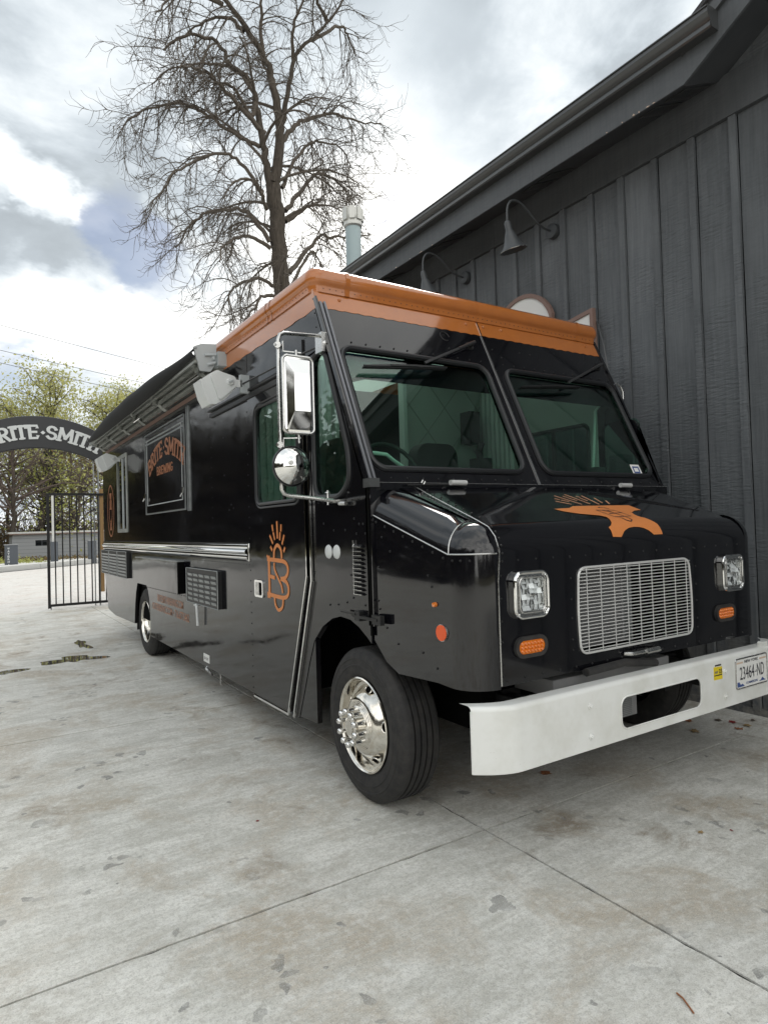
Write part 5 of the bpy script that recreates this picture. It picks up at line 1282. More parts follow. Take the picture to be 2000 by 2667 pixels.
MB().box((4.325, YG, 4.555), (4.345, YE, 4.87)).obj('fascia', 'trim_dark', B)
pf = [(0, 0), (-.075, 0), (-.085, .01), (-.085, .035), (-.075, .05), (-.10, .075), (-.112, .10), (-.112, .128), (-.122, .130), (-.122, .138), (-.105, .138), (-.104, .105), (-.09, .08), (-.068, .055), (-.075, .012), (0, .006)]
V = [(4.322+a, y, 4.768+b) for y in (2.36, YE) for a, b in pf]; k = len(pf)
GU = mesh('gutter', V, [(j, (j+1) % k, k+(j+1) % k, k+j) for j in range(k)], 'gutter_dark', B, smooth=True, sharp=25)
plate('gutter_cap', [(0, 0), (-.075, 0), (-.087, .03), (-.112, .10), (-.122, .138), (0, .138)], [], ((4.322, 2.357, 4.768), (1, 0, 0), (0, 0, 1), (0, -1, 0)), .003, 'gutter_dark', GU)
for y in np.arange(2.9, YE, 1.22): MB().box((4.205, y, 4.902), (4.322, y+.02, 4.908)).obj('gutter_hanger', 'gutter_dark', GU)
# flaking paint on the fascia edge
fl = MB()
for i in range(16):
    y = random.choice([random.uniform(2.75, 3.3), random.uniform(5.4, 7.5)]); w = random.uniform(.008, .05); h = random.uniform(.006, .02)
    z = 4.552+random.uniform(0, .008); fl.add([(4.3235, y, z), (4.3235, y+w*.5, z-.002), (4.3235, y+w, z+h*.4), (4.3235, y+w*.6, z+h)], [(0, 1, 2, 3)])
fl.obj('bare_wood_flakes', 'tan_print', B, kind='stuff')
# main roof
MB().add([(4.24, YG, 4.905), (4.24, YE+.3, 4.905), (11.5, YE+.3, 4.905+7.26*TP), (11.5, YG, 4.905+7.26*TP), (4.24, YG, 4.875), (4.24, YE+.3, 4.875), (11.5, YE+.3, 4.875+7.26*TP), (11.5, YG, 4.875+7.26*TP)],
         [(0, 3, 2, 1), (4, 5, 6, 7), (0, 1, 5, 4), (1, 2, 6, 5), (3, 0, 4, 7)]).obj('roof', 'roof_shingle', B)
MB().box((4.84, YE-.05, 0), (16, YE, 4.9)).obj('end_wall', 'dark_siding', B)
# cross gable towards the camera side: rake rises from y=2.66 to a ridge at y=-2.35
YA, ZA = -.25, 4.56+(YG+.25)*.56
def rake(sgn):
    y0_, y1_ = (YG, YA) if sgn > 0 else (2*YA-YG, YA)
    z0_, z1_ = 4.555, ZA
    for nm, x0_, x1_, a, b, mt in (('rake_board', 4.325, 4.345, 0, .30, 'trim_dark'), ('rake_trim', 4.295, 4.325, .20, .315, 'gutter_dark')):
        MB().add([(x0_, y0_, z0_+a), (x1_, y0_, z0_+a), (x1_, y1_, z1_+a), (x0_, y1_, z1_+a), (x0_, y0_, z0_+b), (x1_, y0_, z0_+b), (x1_, y1_, z1_+b), (x0_, y1_, z1_+b)],
                 [(0, 3, 2, 1), (4, 5, 6, 7), (0, 1, 5, 4), (1, 2, 6, 5), (2, 3, 7, 6), (3, 0, 4, 7)]).obj(nm, mt, B)
    MB().add([(4.345, y0_, z0_+.004), (4.84, y0_, z0_+.2), (4.84, y1_, z1_+.2), (4.345, y1_, z1_+.004)], [(0, 1, 2, 3)]).obj('rake_soffit', 'soffit', B)
    MB().add([(4.27, y0_+.12*sgn, z0_+.242), (16, y0_+.12*sgn, z0_+.242), (16, y1_, z1_+.318), (4.27, y1_, z1_+.318), (4.27, y0_+.12*sgn, z0_+.28), (16, y0_+.12*sgn, z0_+.28), (16, y1_, z1_+.35), (4.27, y1_, z1_+.35)],
             [(0, 3, 2, 1), (4, 5, 6, 7), (0, 1, 5, 4), (1, 2, 6, 5), (2, 3, 7, 6), (3, 0, 4, 7)]).obj('gable_roof', 'roof_shingle', B)
rake(1); rake(-1)
mesh('gable_wall', [(4.80, YG, 4.74), (4.80, 2*YA-YG, 4.74), (4.80, YA, ZA+.2)], [(0, 1, 2)], 'dark_siding', B)
MB().box((4.84, -3.15, 0), (16, -3.1, 5.0)).obj('end_wall', 'dark_siding', B)
# wiring run down the wall beside the sign
MB().tube([(4.77, 3.80, 3.25), (4.768, 3.74, 3.05), (4.77, 3.70, 2.75), (4.775, 3.79, 2.45), (4.775, 3.79, 1.5)], .008, 6).obj('cable', 'gutter_dark', B, smooth=True)
# ------------------------------------------------------------------ gooseneck lamps
def lamp(y, label):
    L_ = root('wall_lamp', (4.786, y, 4.27), label, 'wall lamp', 'gooseneck lamps on the barn wall')
    MB().lathe([(.0001, -.03), (.03, -.03), (.068, -.022), (.072, -.012), (.072, .03)], (4.772, y, 4.27), 'x', 28).obj('mount', 'lamp_paint', L_, smooth=True, sharp=45)
    P = smooth3([(4.76, y, 4.27), (4.66, y, 4.275), (4.56, y, 4.31), (4.44, y, 4.40), (4.33, y, 4.45), (4.245, y, 4.44), (4.195, y, 4.385), (4.18, y, 4.31), (4.18, y, 4.22)])
    MB().tube(P, .010, 8).obj('arm', 'lamp_paint', L_, smooth=True)
    rt = Matrix.Rotation(math.radians(-16), 3, 'Y')
    m = MB().lathe([(.0001, .03), (.020, .028), (.030, .01), (.032, -.055), (.040, -.075), (.052, -.10), (.058, -.125), (.090, -.20), (.124, -.235), (.128, -.242), (.118, -.232), (.085, -.19), (.05, -.125), (.0001, -.10)], (0, 0, 0), 'z', 32)
    m.v = [tuple(rt @ Vector(v)+Vector((4.182, y, 4.205))) for v in m.v]
    S = m.obj('lamp_shade', 'lamp_paint', L_, smooth=True, sharp=60)
    r = MB().lathe([(.1275, -.2425), (.129, -.238)], (0, 0, 0), 'z', 32); r.v = [tuple(rt @ Vector(v)+Vector((4.182, y, 4.205))) for v in r.v]
    r.obj('shade_rim', 'steel', S)
    b = MB().ball((0, 0, -.15), .035, 12); b.v = [tuple(rt @ Vector(v)+Vector((4.182, y, 4.205))) for v in b.v]; b.obj('bulb', 'white_plastic', L_, smooth=True)
def smooth3(P, n=5):
    out = []; k = len(P)
    for i in range(k-1):
        p0, p1, p2, p3 = [Vector(P[j]) for j in (max(i-1, 0), i, i+1, min(i+2, k-1))]
        for j in range(n):
            t = j/n; out.append(.5*((2*p1)+(-p0+p2)*t+(2*p0-5*p1+4*p2-p3)*t*t+(-p0+3*p1-3*p2+p3)*t**3))
    return out+[Vector(P[-1])]
lamp(4.285, 'dark gooseneck barn lamp fully in view on the boards, nearer the camera')
lamp(5.60, 'farther dark gooseneck barn lamp, its shade partly hidden by the orange roof edge')
# ------------------------------------------------------------------ sign on the wall, mostly hidden by the truck
SG = root('wall_sign', (4.76, 4.7, 3.3), 'white sign with brown frame and arched top peeping over the orange roof', 'sign')
def SF(x): return ((x, 0, 0), (0, 1, 0), (0, 0, 1), (-1, 0, 0))
cy_, cz_, rr_ = 4.70, 3.335, .43
outl = [(3.805, 2.98), (3.815, 3.375), (4.16, 3.33), (4.30, 3.43)]+[(cy_-rr_*math.cos(a), cz_+rr_*math.sin(a)) for a in np.linspace(.32, pi-.32, 20)]+[(5.10, 3.43), (5.24, 3.33), (5.585, 3.375), (5.595, 2.98), (4.70, 2.90)]
inn = [(3.845, 3.01), (3.85, 3.335), (4.17, 3.29), (4.33, 3.40)]+[(cy_-(rr_-.04)*math.cos(a), cz_+(rr_-.04)*math.sin(a)) for a in np.linspace(.30, pi-.30, 20)]+[(5.07, 3.40), (5.23, 3.29), (5.55, 3.335), (5.555, 3.01), (4.70, 2.94)]
FRM = plate('frame', outl, [inn], SF(4.775), .045, 'brown_frame', SG)
plate('panel', inn, [], SF(4.775), .032, 'white_print', SG)
for P in ([(4.64, 3.45), (4.78, 3.45), (4.79, 3.585), (4.66, 3.585)], [(4.50, 3.45), (4.60, 3.45), (4.54, 3.53)], [(3.98, 3.08), (4.03, 3.08), (4.02, 3.20), (3.985, 3.235)], [(4.12, 3.08), (4.16, 3.08), (4.15, 3.18)], [(4.25, 3.1), (4.42, 3.1), (4.42, 3.3), (4.25, 3.28)], [(4.55, 3.1), (4.72, 3.1), (4.72, 3.32), (4.55, 3.32)]):
    plate('lettering', P, [], SF(4.743), .003, 'brown_frame', SG)
# ------------------------------------------------------------------ flue pipe on the roof
FL = root('flue_pipe', (5.3, 8.97, 5.3), 'pale blue grey flue pipe with a ribbed cap above the gutter', 'flue')
MB().lathe([(.125, 0), (.125, 1.08), (.12, 1.1)], (5.3, 8.97, 5.3), 'z', 28).obj('pipe', 'flue_pipe', FL, smooth=True)
MB().lathe([(.128, 1.05), (.150, 1.07), (.155, 1.11), (.150, 1.13), (.150, 1.15), (.158, 1.16), (.160, 1.30), (.150, 1.335), (.0001, 1.35)], (5.3, 8.97, 5.3), 'z', 28).obj('cap', 'flue_cap', FL, smooth=True, sharp=40)
for i in range(8):
    a = 2*pi*i/8+.2; c = Vector((5.3+.162*math.cos(a), 8.97+.162*math.sin(a), 6.53))
    MB().box(c-Vector((.022, .045, .085)), c+Vector((.012, .045, .115)), Matrix.Rotation(a, 3, 'Z'), c).obj('cap_rib', 'flue_cap', FL)
# ------------------------------------------------------------------ arch over the drive
AR = root('arch_sign', (1.0, 14.5, 3.3), 'black arched sign over the drive with pale letters reading BRITE SMITH', 'sign')
# circle through the measured top and bottom edges
ACX = 1.18; RO, RI = 2.20, 2.25; ZC = 3.855-RO; ZCi = 3.24-RI
def arc_pts(R, zc, x0_, x1_, n=36):
    return [(x, zc+math.sqrt(max(0, R*R-(x-ACX)**2))) for x in np.linspace(x0_, x1_, n)]
top_ = arc_pts(RO, ZC, -.80, 3.16); bot_ = arc_pts(RI, ZCi, -.80, 3.16)
ar = plate('arch_panel', top_+bot_[::-1], [], ((0, 14.5, 0), (1, 0, 0), (0, 0, 1), (0, -1, 0)), .05, 'sign_black', AR)
MB().tube([(x, 14.475, z) for x, z in top_], .018, 8).tube([(x, 14.475, z) for x, z in bot_], .018, 8).obj('arch_rim', 'sign_black', AR, smooth=True)
word = 'BRITE.SMITH'; RM = (RO+RI)/2-.06
adv = [GL[c][1] if c in GL else .36 for c in word]; H_ = .245; sc_ = .325
tot = sum(adv)*sc_; mid = sum(adv[:5])+.18
pos = 0; zmid = ZC+.0
Rb = 2.10; zcb = 3.425-Rb
for c, a_ in zip(word, adv):
    if c in GL: V2, F2 = glyph(c, .18)
    else: V2, F2 = [(.18, .30), (.31, .46), (.18, .62), (.05, .46)], [(0, 1, 2, 3)]
    P = []
    for u, v in V2:
        s = (pos+u-mid)*sc_*1.0; th = s/Rb+.015; rr = Rb+v*H_
        P.append((ACX+rr*math.sin(th), 14.449-(GOFF[len(P)]*2 if c in GL else 0), zcb+rr*math.cos(th)))
    Vv, Ff = extrude_flat(P, F2, (0, -1, 0), .02); mesh('letter', Vv, Ff, 'sign_letter', AR)
    pos += a_
MB().box((2.135, 14.56, .0), (2.155, 14.58, 3.12)).obj('arch_post', 'aluminium', AR); MB().box((-.60, 14.46, 0), (-.52, 14.52, 2.9)).obj('arch_post', 'sign_black', AR)
# posts
WP = root('wooden_post', (2.28, 14.55, 0), 'tan timber gate post beside the rear corner of the truck', 'post')
MB().box((2.245, 14.50, .28), (2.315, 14.60, 2.42)).obj('timber', 'wood_post', WP)
MB().box((2.225, 14.53, 0), (2.245, 14.60, 3.05)).obj('downpipe', 'aluminium', WP)
# ------------------------------------------------------------------ gate
GT = root('gate', (1.28, 14.48, 0), 'black upright bar metal gate leaf standing half closed under the arch', 'gate')
def gbox(name, a, b): return MB().box(a, b).obj(name, 'dark_metal', GT)
gbox('stile', (1.255, 14.455, .02), (1.305, 14.505, 2.33)); gbox('stile', (2.50, 14.455, .06), (2.55, 14.505, 2.33))
gbox('rail', (1.305, 14.46, 2.28), (2.50, 14.50, 2.33)); gbox('rail', (1.305, 14.46, .05), (2.50, 14.50, .10))
for i in range(9):
    x = 1.40+i*.1345; gbox('bar', (x-.011, 14.468, .10), (x+.011, 14.492, 2.28))
MB().tube([(1.31, 14.47, .1), (1.31, 14.47, -.1)], .008, 6).obj('drop_bolt', 'dark_metal', GT)
MB().box((2.10, 14.40, 1.95), (2.17, 14.455, 2.02)).tube([(2.12, 14.42, 1.9), (2.14, 14.40, 1.78)], .012, 6).obj('latch', 'steel', GT)
# ------------------------------------------------------------------ things beyond the kerb
SHD = root('shed', (4.2, 42, 0), 'low grey block shed with a flat red-edged roof beyond the kerb', 'shed')
mesh('wall', *(lambda P: P)(poly_plate([(1.9, -.3), (7.2, -.3), (7.2, 1.62), (1.9, 1.62)], [[(3.05, .95), (3.72, .95), (3.72, 1.28), (3.05, 1.28)]], ((0, 42.3, 0), (1, 0, 0), (0, 0, 1), (0, -1, 0)), .3)), 'block_grey', SHD)
cz2 = MB()
for j in range(9): cz2.box((1.9, 41.996, -.29+j*.21), (7.2, 42.0, -.28+j*.21))
cz2.obj('mortar_lines', 'block_dark', SHD, kind='stuff')
MB().box((1.9, 42.3, -.3), (7.2, 46, 1.62)).obj('wall', 'block_grey', SHD)
MB().box((1.75, 41.8, 1.62), (7.35, 46.2, 1.68)).obj('fascia', 'brown_frame', SHD)
MB().box((1.72, 41.77, 1.68), (7.38, 46.2, 1.78)).obj('roof', 'kerb', SHD)
MB().box((3.05, 42.05, .95), (3.72, 42.06, 1.28)).obj('window', 'dark_glass', SHD)
MB().bar((3.385, 42.03, .95), (3.385, 42.03, 1.28), .03, .03).obj('window_bar', 'block_dark', SHD)
PB = root('house_number_pillar', (1.5, 34.5, 0), 'dark slab pillar with a vertical column of pale characters at the left border', 'pillar')
MB().box((1.25, 34.5, -.05), (1.78, 34.8, 1.12)).obj('pillar', 'block_dark', PB); MB().box((1.22, 34.47, 1.12), (1.81, 34.83, 1.16)).obj('coping', 'block_grey', PB)
for i in range(8): text_obj('character', 'WATERMAN'[i], ((1.36, 34.49, .93-i*.125), (1, 0, 0), (0, 0, 1), (0, -1, 0)), .085, .085, 'sign_letter', PB, bold=.03)
PL = root('lamp_post', (3.4, 36.2, 0), 'thin pale pole rising from a dark base behind the gate', 'post')
MB().box((3.36, 36.18, 1.2), (3.46, 36.26, 3.55)).obj('pole', 'kerb', PL); MB().box((3.30, 36.1, -.1), (3.62, 36.4, 1.2)).obj('base', 'block_dark', PL)
P2 = root('pillar', (5.28, 36.8, 0), 'plain dark slab pillar seen through the right bars of the gate', 'pillar')
MB().box((5.12, 36.8, -.1), (5.50, 37.1, 1.18)).obj('shaft', 'block_dark', P2)
MB().box((5.10, 36.78, 1.18), (5.52, 37.12, 1.22)).obj('coping', 'block_grey', P2)

# ------------------------------------------------------------------ big bare tree behind the building
LIMB = {
 'trunk': [(9.87, 9.72), (9.76, 11.9), (9.68, 13.45), (9.58, 14.37)],
 'stemR': [(9.62, 14.38), (9.91, 15.88), (9.82, 16.96), (9.68, 17.95), (9.37, 18.87), (8.59, 19.82), (7.75, 20.55), (7.38, 21.0)],
 'stemL': [(9.53, 14.2), (9.31, 15.23), (9.21, 16.06), (9.07, 16.96), (8.93, 17.69), (8.54, 18.17), (8.08, 18.31), (7.71, 18.93), (6.96, 19.02), (6.16, 18.56), (5.72, 18.02)],
 'stemR2': [(9.92, 16.28), (10.16, 17.24), (10.47, 19.03), (10.75, 19.78), (11.58, 20.76), (12.55, 22.16), (13.07, 23.32)],
 'L1': [(9.12, 15.65), (8.41, 15.82), (7.27, 16.36), (6.54, 16.6), (5.62, 16.36), (4.87, 15.86), (4.46, 15.37)],
 'L2': [(9.34, 16.18), (8.35, 16.64), (7.59, 17.0), (6.99, 17.09), (6.26, 16.91), (5.76, 16.52)],
 'L3': [(9.15, 13.86), (8.92, 14.19), (8.15, 14.82), (7.53, 14.84), (6.63, 14.24), (5.84, 13.59), (5.55, 13.01), (5.13, 12.34)],
 'L4': [(9.4, 12.13), (8.65, 13.04), (7.95, 13.1), (7.04, 12.73), (6.59, 12.26), (6.14, 11.5)],
 'L5': [(9.3, 13.36), (8.99, 13.59), (8.43, 13.76), (7.65, 13.33), (7.19, 12.76)],
 'L6': [(9.43, 11.9), (8.55, 12.02), (7.76, 11.55), (7.14, 10.91), (6.83, 10.19)],
 'L7': [(9.56, 10.53), (8.83, 10.59), (8.03, 10.18), (7.56, 9.65), (7.47, 9.19)],
 'L8': [(9.63, 10.15), (8.97, 9.96), (8.56, 9.36), (8.15, 8.85)],
 'L9': [(9.0, 17.17), (8.74, 16.62), (8.05, 17.31), (7.44, 17.17), (7.13, 16.69)],
 'R1': [(9.95, 14.31), (10.72, 15.8), (11.46, 16.67), (12.21, 17.11), (13.16, 17.23), (13.74, 16.85)],
 'R2': [(10.06, 13.46), (10.86, 14.55), (11.89, 15.72), (12.92, 15.89), (13.7, 15.72), (13.77, 14.88)],
 'R3': [(9.92, 15.96), (10.49, 16.78), (11.12, 17.22), (12.22, 17.62), (13.17, 17.54), (14.06, 17.64)],
 'R4': [(10.05, 13.06), (10.75, 13.63), (11.38, 13.99)],
 'R5': [(10.16, 11.11), (10.97, 12.15), (11.71, 13.04), (12.56, 13.32), (13.93, 13.8), (14.76, 14.16)],
 'R6': [(10.14, 10.55), (11.14, 12.1), (11.6, 12.36), (12.05, 12.04)],
 'U1': [(8.93, 17.61), (8.39, 18.19), (7.77, 18.35), (6.79, 18.06), (6.0, 17.69), (5.43, 17.05)],
 'U3': [(9.37, 18.79), (9.07, 19.93), (8.93, 20.66), (8.79, 21.46)],
 'U4': [(10.57, 19.39), (10.33, 20.27), (10.53, 21.08), (10.64, 22.11)],
 'U5': [(11.4, 20.52), (12.73, 21.72), (13.3, 21.61), (13.78, 21.19)],
 'U6': [(8.58, 19.74), (8.05, 20.29), (7.21, 20.02), (6.61, 19.47)],
 'U7': [(10.07, 16.97), (9.85, 18.25), (9.64, 19.6), (9.58, 20.53)],
 'U8': [(7.82, 20.43), (6.77, 20.44), (5.98, 19.94), (5.47, 19.15)],
 'U9': [(8.46, 21.01), (9.13, 22.08), (9.89, 22.66)],
 'U10': [(12.07, 21.54), (11.17, 22.0), (11.02, 22.76)],
}
rs = np.random.RandomState(5)
def cr(P, n):
    P = np.asarray(P, float); k = len(P); out = []
    for i in range(k-1):
        p0, p1, p2, p3 = P[max(i-1, 0)], P[i], P[i+1], P[min(i+2, k-1)]
        for j in range(n):
            t = j/n; out.append(.5*((2*p1)+(-p0+p2)*t+(2*p0-5*p1+4*p2-p3)*t*t+(-p0+3*p1-3*p2+p3)*t**3))
    out.append(P[-1]); return np.array(out)
def jig(P, a):
    P = P.copy(); k = len(P); P[1:-1] += rs.normal(0, a, (k-2, 3)); return P
BT = root('bare_tree', (9.87, 22.0, 0), 'tall leafless tree with arching drooping limbs rising behind the truck roof', 'tree')
UP = np.array([0, 0, 1.])
def sub_branch(p, d, L, r0, droop, n=9, curl=1.0):
    """a shoot that starts along d, sags, and curls up at its tip"""
    d = d/np.linalg.norm(d); P = [p]; q = p.copy(); v = d.copy(); st = L/(n-1); w = rs.normal(0, .10, 3)
    for i in range(n-1):
        t = i/(n-1); w = w*.6+rs.normal(0, .09, 3)
        v = v+UP*((-droop if t < .6 else curl*1.6)*3.2/(n-1))*.42+w*8/(n-1)
        v /= np.linalg.norm(v); q = q+v*st; P.append(q.copy())
    r = r0*(1-.74*np.linspace(0, 1, n)); return np.array(P), r
limbs = []; subs = []; twigs = []
radii = {'trunk': (.36, .27), 'stemR': (.21, .06), 'stemL': (.15, .035), 'stemR2': (.12, .03)}
def add_limb(name, pts, r0, r1, dy):
    P = np.array([(x, 22.0+dy*(i/(len(pts)-1))**1.2, z) for i, (x, z) in enumerate(pts)])
    # carry the depth change along the sight line so that the outline stays
    P = cr(P, 5); P = jig(P, .025); n = len(P); r = r0+(r1-r0)*np.linspace(0, 1, n)**.8
    limbs.append((name, P, r)); return P, r
allP = []
for nm, pts in LIMB.items():
    if nm in radii: r0, r1 = radii[nm]; dy = 0 if nm == 'trunk' else rs.uniform(-.5, .5)
    else: r0, r1 = rs.uniform(.075, .11), .022; dy = rs.uniform(-2.2, 2.2)
    if nm == 'trunk': pts = [(9.95, -.1), (9.92, 4), (9.9, 7)]+pts
    allP.append((nm,)+add_limb(nm, pts, r0, r1, dy))
# further limbs towards and away from the viewer
for i in range(15):
    h = rs.uniform(10.2, 19); a = rs.uniform(0, 2*pi); L = rs.uniform(2.2, 4.0)*(1 if h < 17 else .8)
    _c = [P_ for n_, P_, r_ in allP if n_ in ('trunk', 'stemR', 'stemL')]; _c = np.concatenate(_c); p = _c[np.argmin(np.abs(_c[:, 2]-h)+rs.uniform(0, .5, len(_c)))].copy(); d = np.array([math.cos(a)*.55, math.sin(a), rs.uniform(.5, .9)])
    P = [p]; v = d/np.linalg.norm(d)
    for j in range(9):
        v = v+np.array([0, 0, -.13])+rs.normal(0, .06, 3); v /= np.linalg.norm(v); P.append(P[-1]+v*L/9)
    P = np.array(P); allP.append(('x%d' % i, P, np.linspace(.065, .018, 10))); limbs.append(('x', P, np.linspace(.065, .018, 10)))
for nm, P, r in allP:
    if nm == 'trunk': continue
    n = len(P); seg = np.linalg.norm(np.diff(P, axis=0), axis=1).sum(); t0 = .35 if nm.startswith('stem') else .30
    m = int(seg*(2.9 if nm.startswith('stem') else 4.6))
    for i in range(m):
        t = t0+(1-t0)*(i+rs.rand())/m; f = t*(n-1); j = min(int(f), n-2); p = P[j]+(P[j+1]-P[j])*(f-j)
        ax = P[j+1]-P[j]; ax /= np.linalg.norm(ax)
        sd = rs.normal(0, 1, 3); sd -= ax*sd.dot(ax); sd /= np.linalg.norm(sd)
        d = ax*rs.uniform(.35, .9)+sd*.8+UP*rs.uniform(-.35, .35)
        L = rs.uniform(.9, 2.7)*(1.05-.15*t)
        Q, rq = sub_branch(p, d, L, min(.028, r[j]*.5), rs.uniform(.7, 1.7)); subs.append((Q, rq))
        for kx in range(int(4+L*4.2)):
            g = rs.uniform(.15, 1)*(len(Q)-1); jj = min(int(g), len(Q)-2); pp = Q[jj]+(Q[jj+1]-Q[jj])*(g-jj)
            a2 = Q[jj+1]-Q[jj]; a2 /= np.linalg.norm(a2); s2 = rs.normal(0, 1, 3); s2 -= a2*s2.dot(a2); s2 /= np.linalg.norm(s2)
            Q2, r2 = sub_branch(pp, a2*.7+s2*.75, rs.uniform(.35, 1.05), .010, rs.uniform(.3, 1.1), 7, 1.7); r2 = np.maximum(r2, .005); twigs.append((Q2, r2))
for nm, P, r in limbs:
    tube_bundle('trunk' if nm == 'trunk' else ('stem' if nm.startswith('stem') else 'limb'), [(P, r)], 'bark' if nm in radii else 'twig', BT, 12 if nm in radii else 6, smooth=True)
tube_bundle('branches', subs, 'twig', BT, 4, kind='stuff'); tube_bundle('twigs', twigs, 'twig', BT, 3, kind='stuff')
# ------------------------------------------------------------------ background trees
def leaf_cloud(centres, rad, n, size, mat, parent, name='foliage'):
    C = np.asarray(centres); idx = rs.randint(0, len(C), n)
    p = C[idx]+rs.normal(0, 1, (n, 3))*np.asarray(rad)
    a = rs.normal(0, 1, (n, 3)); a /= np.linalg.norm(a, axis=1, keepdims=True); b = np.cross(a, rs.normal(0, 1, (n, 3))); b /= np.linalg.norm(b, axis=1, keepdims=True)
    s = size*rs.uniform(.5, 1.3, (n, 1)); a = a*s; b = b*s*.55
    V = np.stack([p-a, p-b*.9, p+a, p+b], 1).reshape(-1, 3); F = np.arange(4*n).reshape(-1, 4)
    return np_mesh(name, V, F, mat, parent, kind='stuff')
def btree(x, y, h, w, leaf, nleaf, label, name='leafy_tree', lean=0, base=.35, size=.105, bare=False, thick=.16, cat='tree', crownrad=.62):
    Rt = root(name, (x, y, 0), label, cat, 'trees beyond the kerb')
    tr_ = cr([(x, y, -.3), (x+lean*.3, y, h*.35), (x+lean*.7, y, h*.7), (x+lean, y, h)], 5); tr_ = jig(tr_, .04)
    tube_bundle('trunk', [(tr_, np.linspace(thick, .03, len(tr_)))], 'bark', Rt, 8, smooth=True)
    br = []; tips = []; tw = []
    for i in range(34):
        t = base+(1-base)*rs.rand(); j = int(t*(len(tr_)-1)); p = tr_[j]; a = rs.uniform(0, 2*pi); L = w*.55*rs.uniform(.6, 1.1)*(math.sin(pi*min(1, (t-base+.15)/(1.15-base)))+.25)
        P = [p]; v = np.array([math.cos(a), math.sin(a), rs.uniform(.4, 1.3)]); v /= np.linalg.norm(v)
        for k in range(6): v = v+rs.normal(0, .13, 3); v /= np.linalg.norm(v); P.append(P[-1]+v*L/6)
        P = np.array(P); br.append((P, np.linspace(thick*.32, .015, 7))); tips += [P[3], P[4], P[5], P[6]]
        for k in range(12 if bare else 7):
            jj = rs.randint(2, 7); Q, rq = sub_branch(P[jj], rs.normal(0, 1, 3)+UP*.3, rs.uniform(.6, 1.5), .018, .1, 5); tw.append((Q, np.maximum(rq, .010))); tips.append(Q[-1])
    tube_bundle('branches', br, 'bark' if not bare else 'twig_far', Rt, 4, kind='stuff'); tube_bundle('twigs', tw, 'twig_far', Rt, 3, kind='stuff')
    if nleaf: leaf_cloud(tips, (crownrad, crownrad, crownrad*.8), nleaf, size, leaf, Rt, 'crown')
    return Rt
specs = [(4.9, 52, 12.8, 6.5, 'leaf_yellow', 6500, 'tallest yellow-green tree, its top above the middle of the arch'),
         (2.2, 55, 11.2, 6.0, 'leaf_yellow', 5600, 'thin yellow-green tree at the left border of the photo'),
         (8.6, 54, 12.2, 6.5, 'leaf_yellow', 6500, 'yellow-green tree whose crown meets the black awning'),
         (6.4, 60, 11.4, 6.5, 'leaf_yellow', 5600, 'yellow-green tree set back between the two tallest ones'),
         (11.6, 60, 13.5, 7, 'leaf_yellow', 6000, 'yellow-green tree mostly hidden behind the truck'),
         (3.6, 46, 6.3, 5.0, 'leaf_green', 1500, 'low bushy green tree under the left half of the arch'),
         (5.2, 43, 5.0, 3.2, 'leaf_green', 900, 'small light green sapling just behind the shed'),
         (7.5, 47, 6.5, 5, 'leaf_brown', 1900, 'brownish half bare tree behind the gate bars'),
         (1.0, 47, 7.5, 7, 'leaf_brown', 900, 'mostly bare brown tree at the left border under the arch'),
         (-3.5, 50, 11, 8, 'leaf_yellow', 6000, 'yellow-green tree left of the photo border, reflected in the truck')]
for i, (x, y, h, w, lf, nl, lb) in enumerate(specs): btree(x, y, h, w, lf, nl, lb, base=.22 if h < 8 else .38, lean=rs.uniform(-.5, .5))
btree(2.1, 44, 7.4, 7.5, None, 0, 'bare dark tree with spreading limbs under the left of the arch', 'bare_tree', bare=True, base=.25, thick=.2)
btree(9.4, 46, 8.4, 7.5, None, 0, 'bare twiggy tree behind the right bars of the gate', 'bare_tree', bare=True, base=.2, thick=.2)
btree(5.9, 50, 8.0, 7.0, None, 0, 'bare tree standing behind the conifer', 'bare_tree', bare=True, base=.2, thick=.16)
btree(11.5, 50, 12.8, 4.5, None, 0, 'thin bare tree whose top shows just left of the awning', 'bare_tree', bare=True, base=.3, thick=.12)
# conifer
CN = root('conifer', (4.4, 48, 0), 'dark pointed conifer under the middle of the arch', 'conifer', 'trees beyond the kerb')
tube_bundle('trunk', [(np.array([(4.4, 48, -.3), (4.4, 48, 3.5), (4.4, 48, 7.2)]), np.array([.12, .08, .02]))], 'bark', CN, 6)
cl = []
for i in range(420):
    t = rs.rand()**.8; z = .4+6.9*t; r = 1.25*(1-t)+.05; a = rs.uniform(0, 2*pi); q = rs.uniform(.3, 1); cl.append((4.4+r*q*math.cos(a), 48+r*q*math.sin(a), z-.25*q*r))
leaf_cloud(cl, (.16, .16, .10), 5200, .11, 'needle', CN, 'needles')
# undergrowth behind the kerb and around the shed
ug = []
for i in range(900):
    x = rs.uniform(-6, 14); y = rs.uniform(46.8, 56)+max(0, x-4)*.3; ug.append((x, y, rs.uniform(0, 1.9)*rs.rand()**.6+(y-40)*.05))
u = leaf_cloud(ug, (.45, .45, .30), 15000, .11, 'leaf_brown', None, 'undergrowth'); tag(u, 'tangled brown and green undergrowth beyond the footpath', 'undergrowth', kind='stuff')
tw = []
for i in range(900):
    x = rs.uniform(-4, 13); y = rs.uniform(46.5, 54); Q, rq = sub_branch(np.array([x, y, 0.]), np.array([rs.normal(0, .3), rs.normal(0, .3), 1]), rs.uniform(1.5, 4.8), .028, .05, 6); tw.append((Q, np.maximum(rq, .012)))
b = tube_bundle('brushwood', tw, 'twig_far', None, 3, kind='stuff'); tag(b, 'mass of thin bare brushwood stems behind the gate and shed', 'brushwood', kind='stuff')
gl = [(rs.uniform(-2, 3), rs.uniform(35.6, 38.5), rs.uniform(.1, .35)) for i in range(60)]
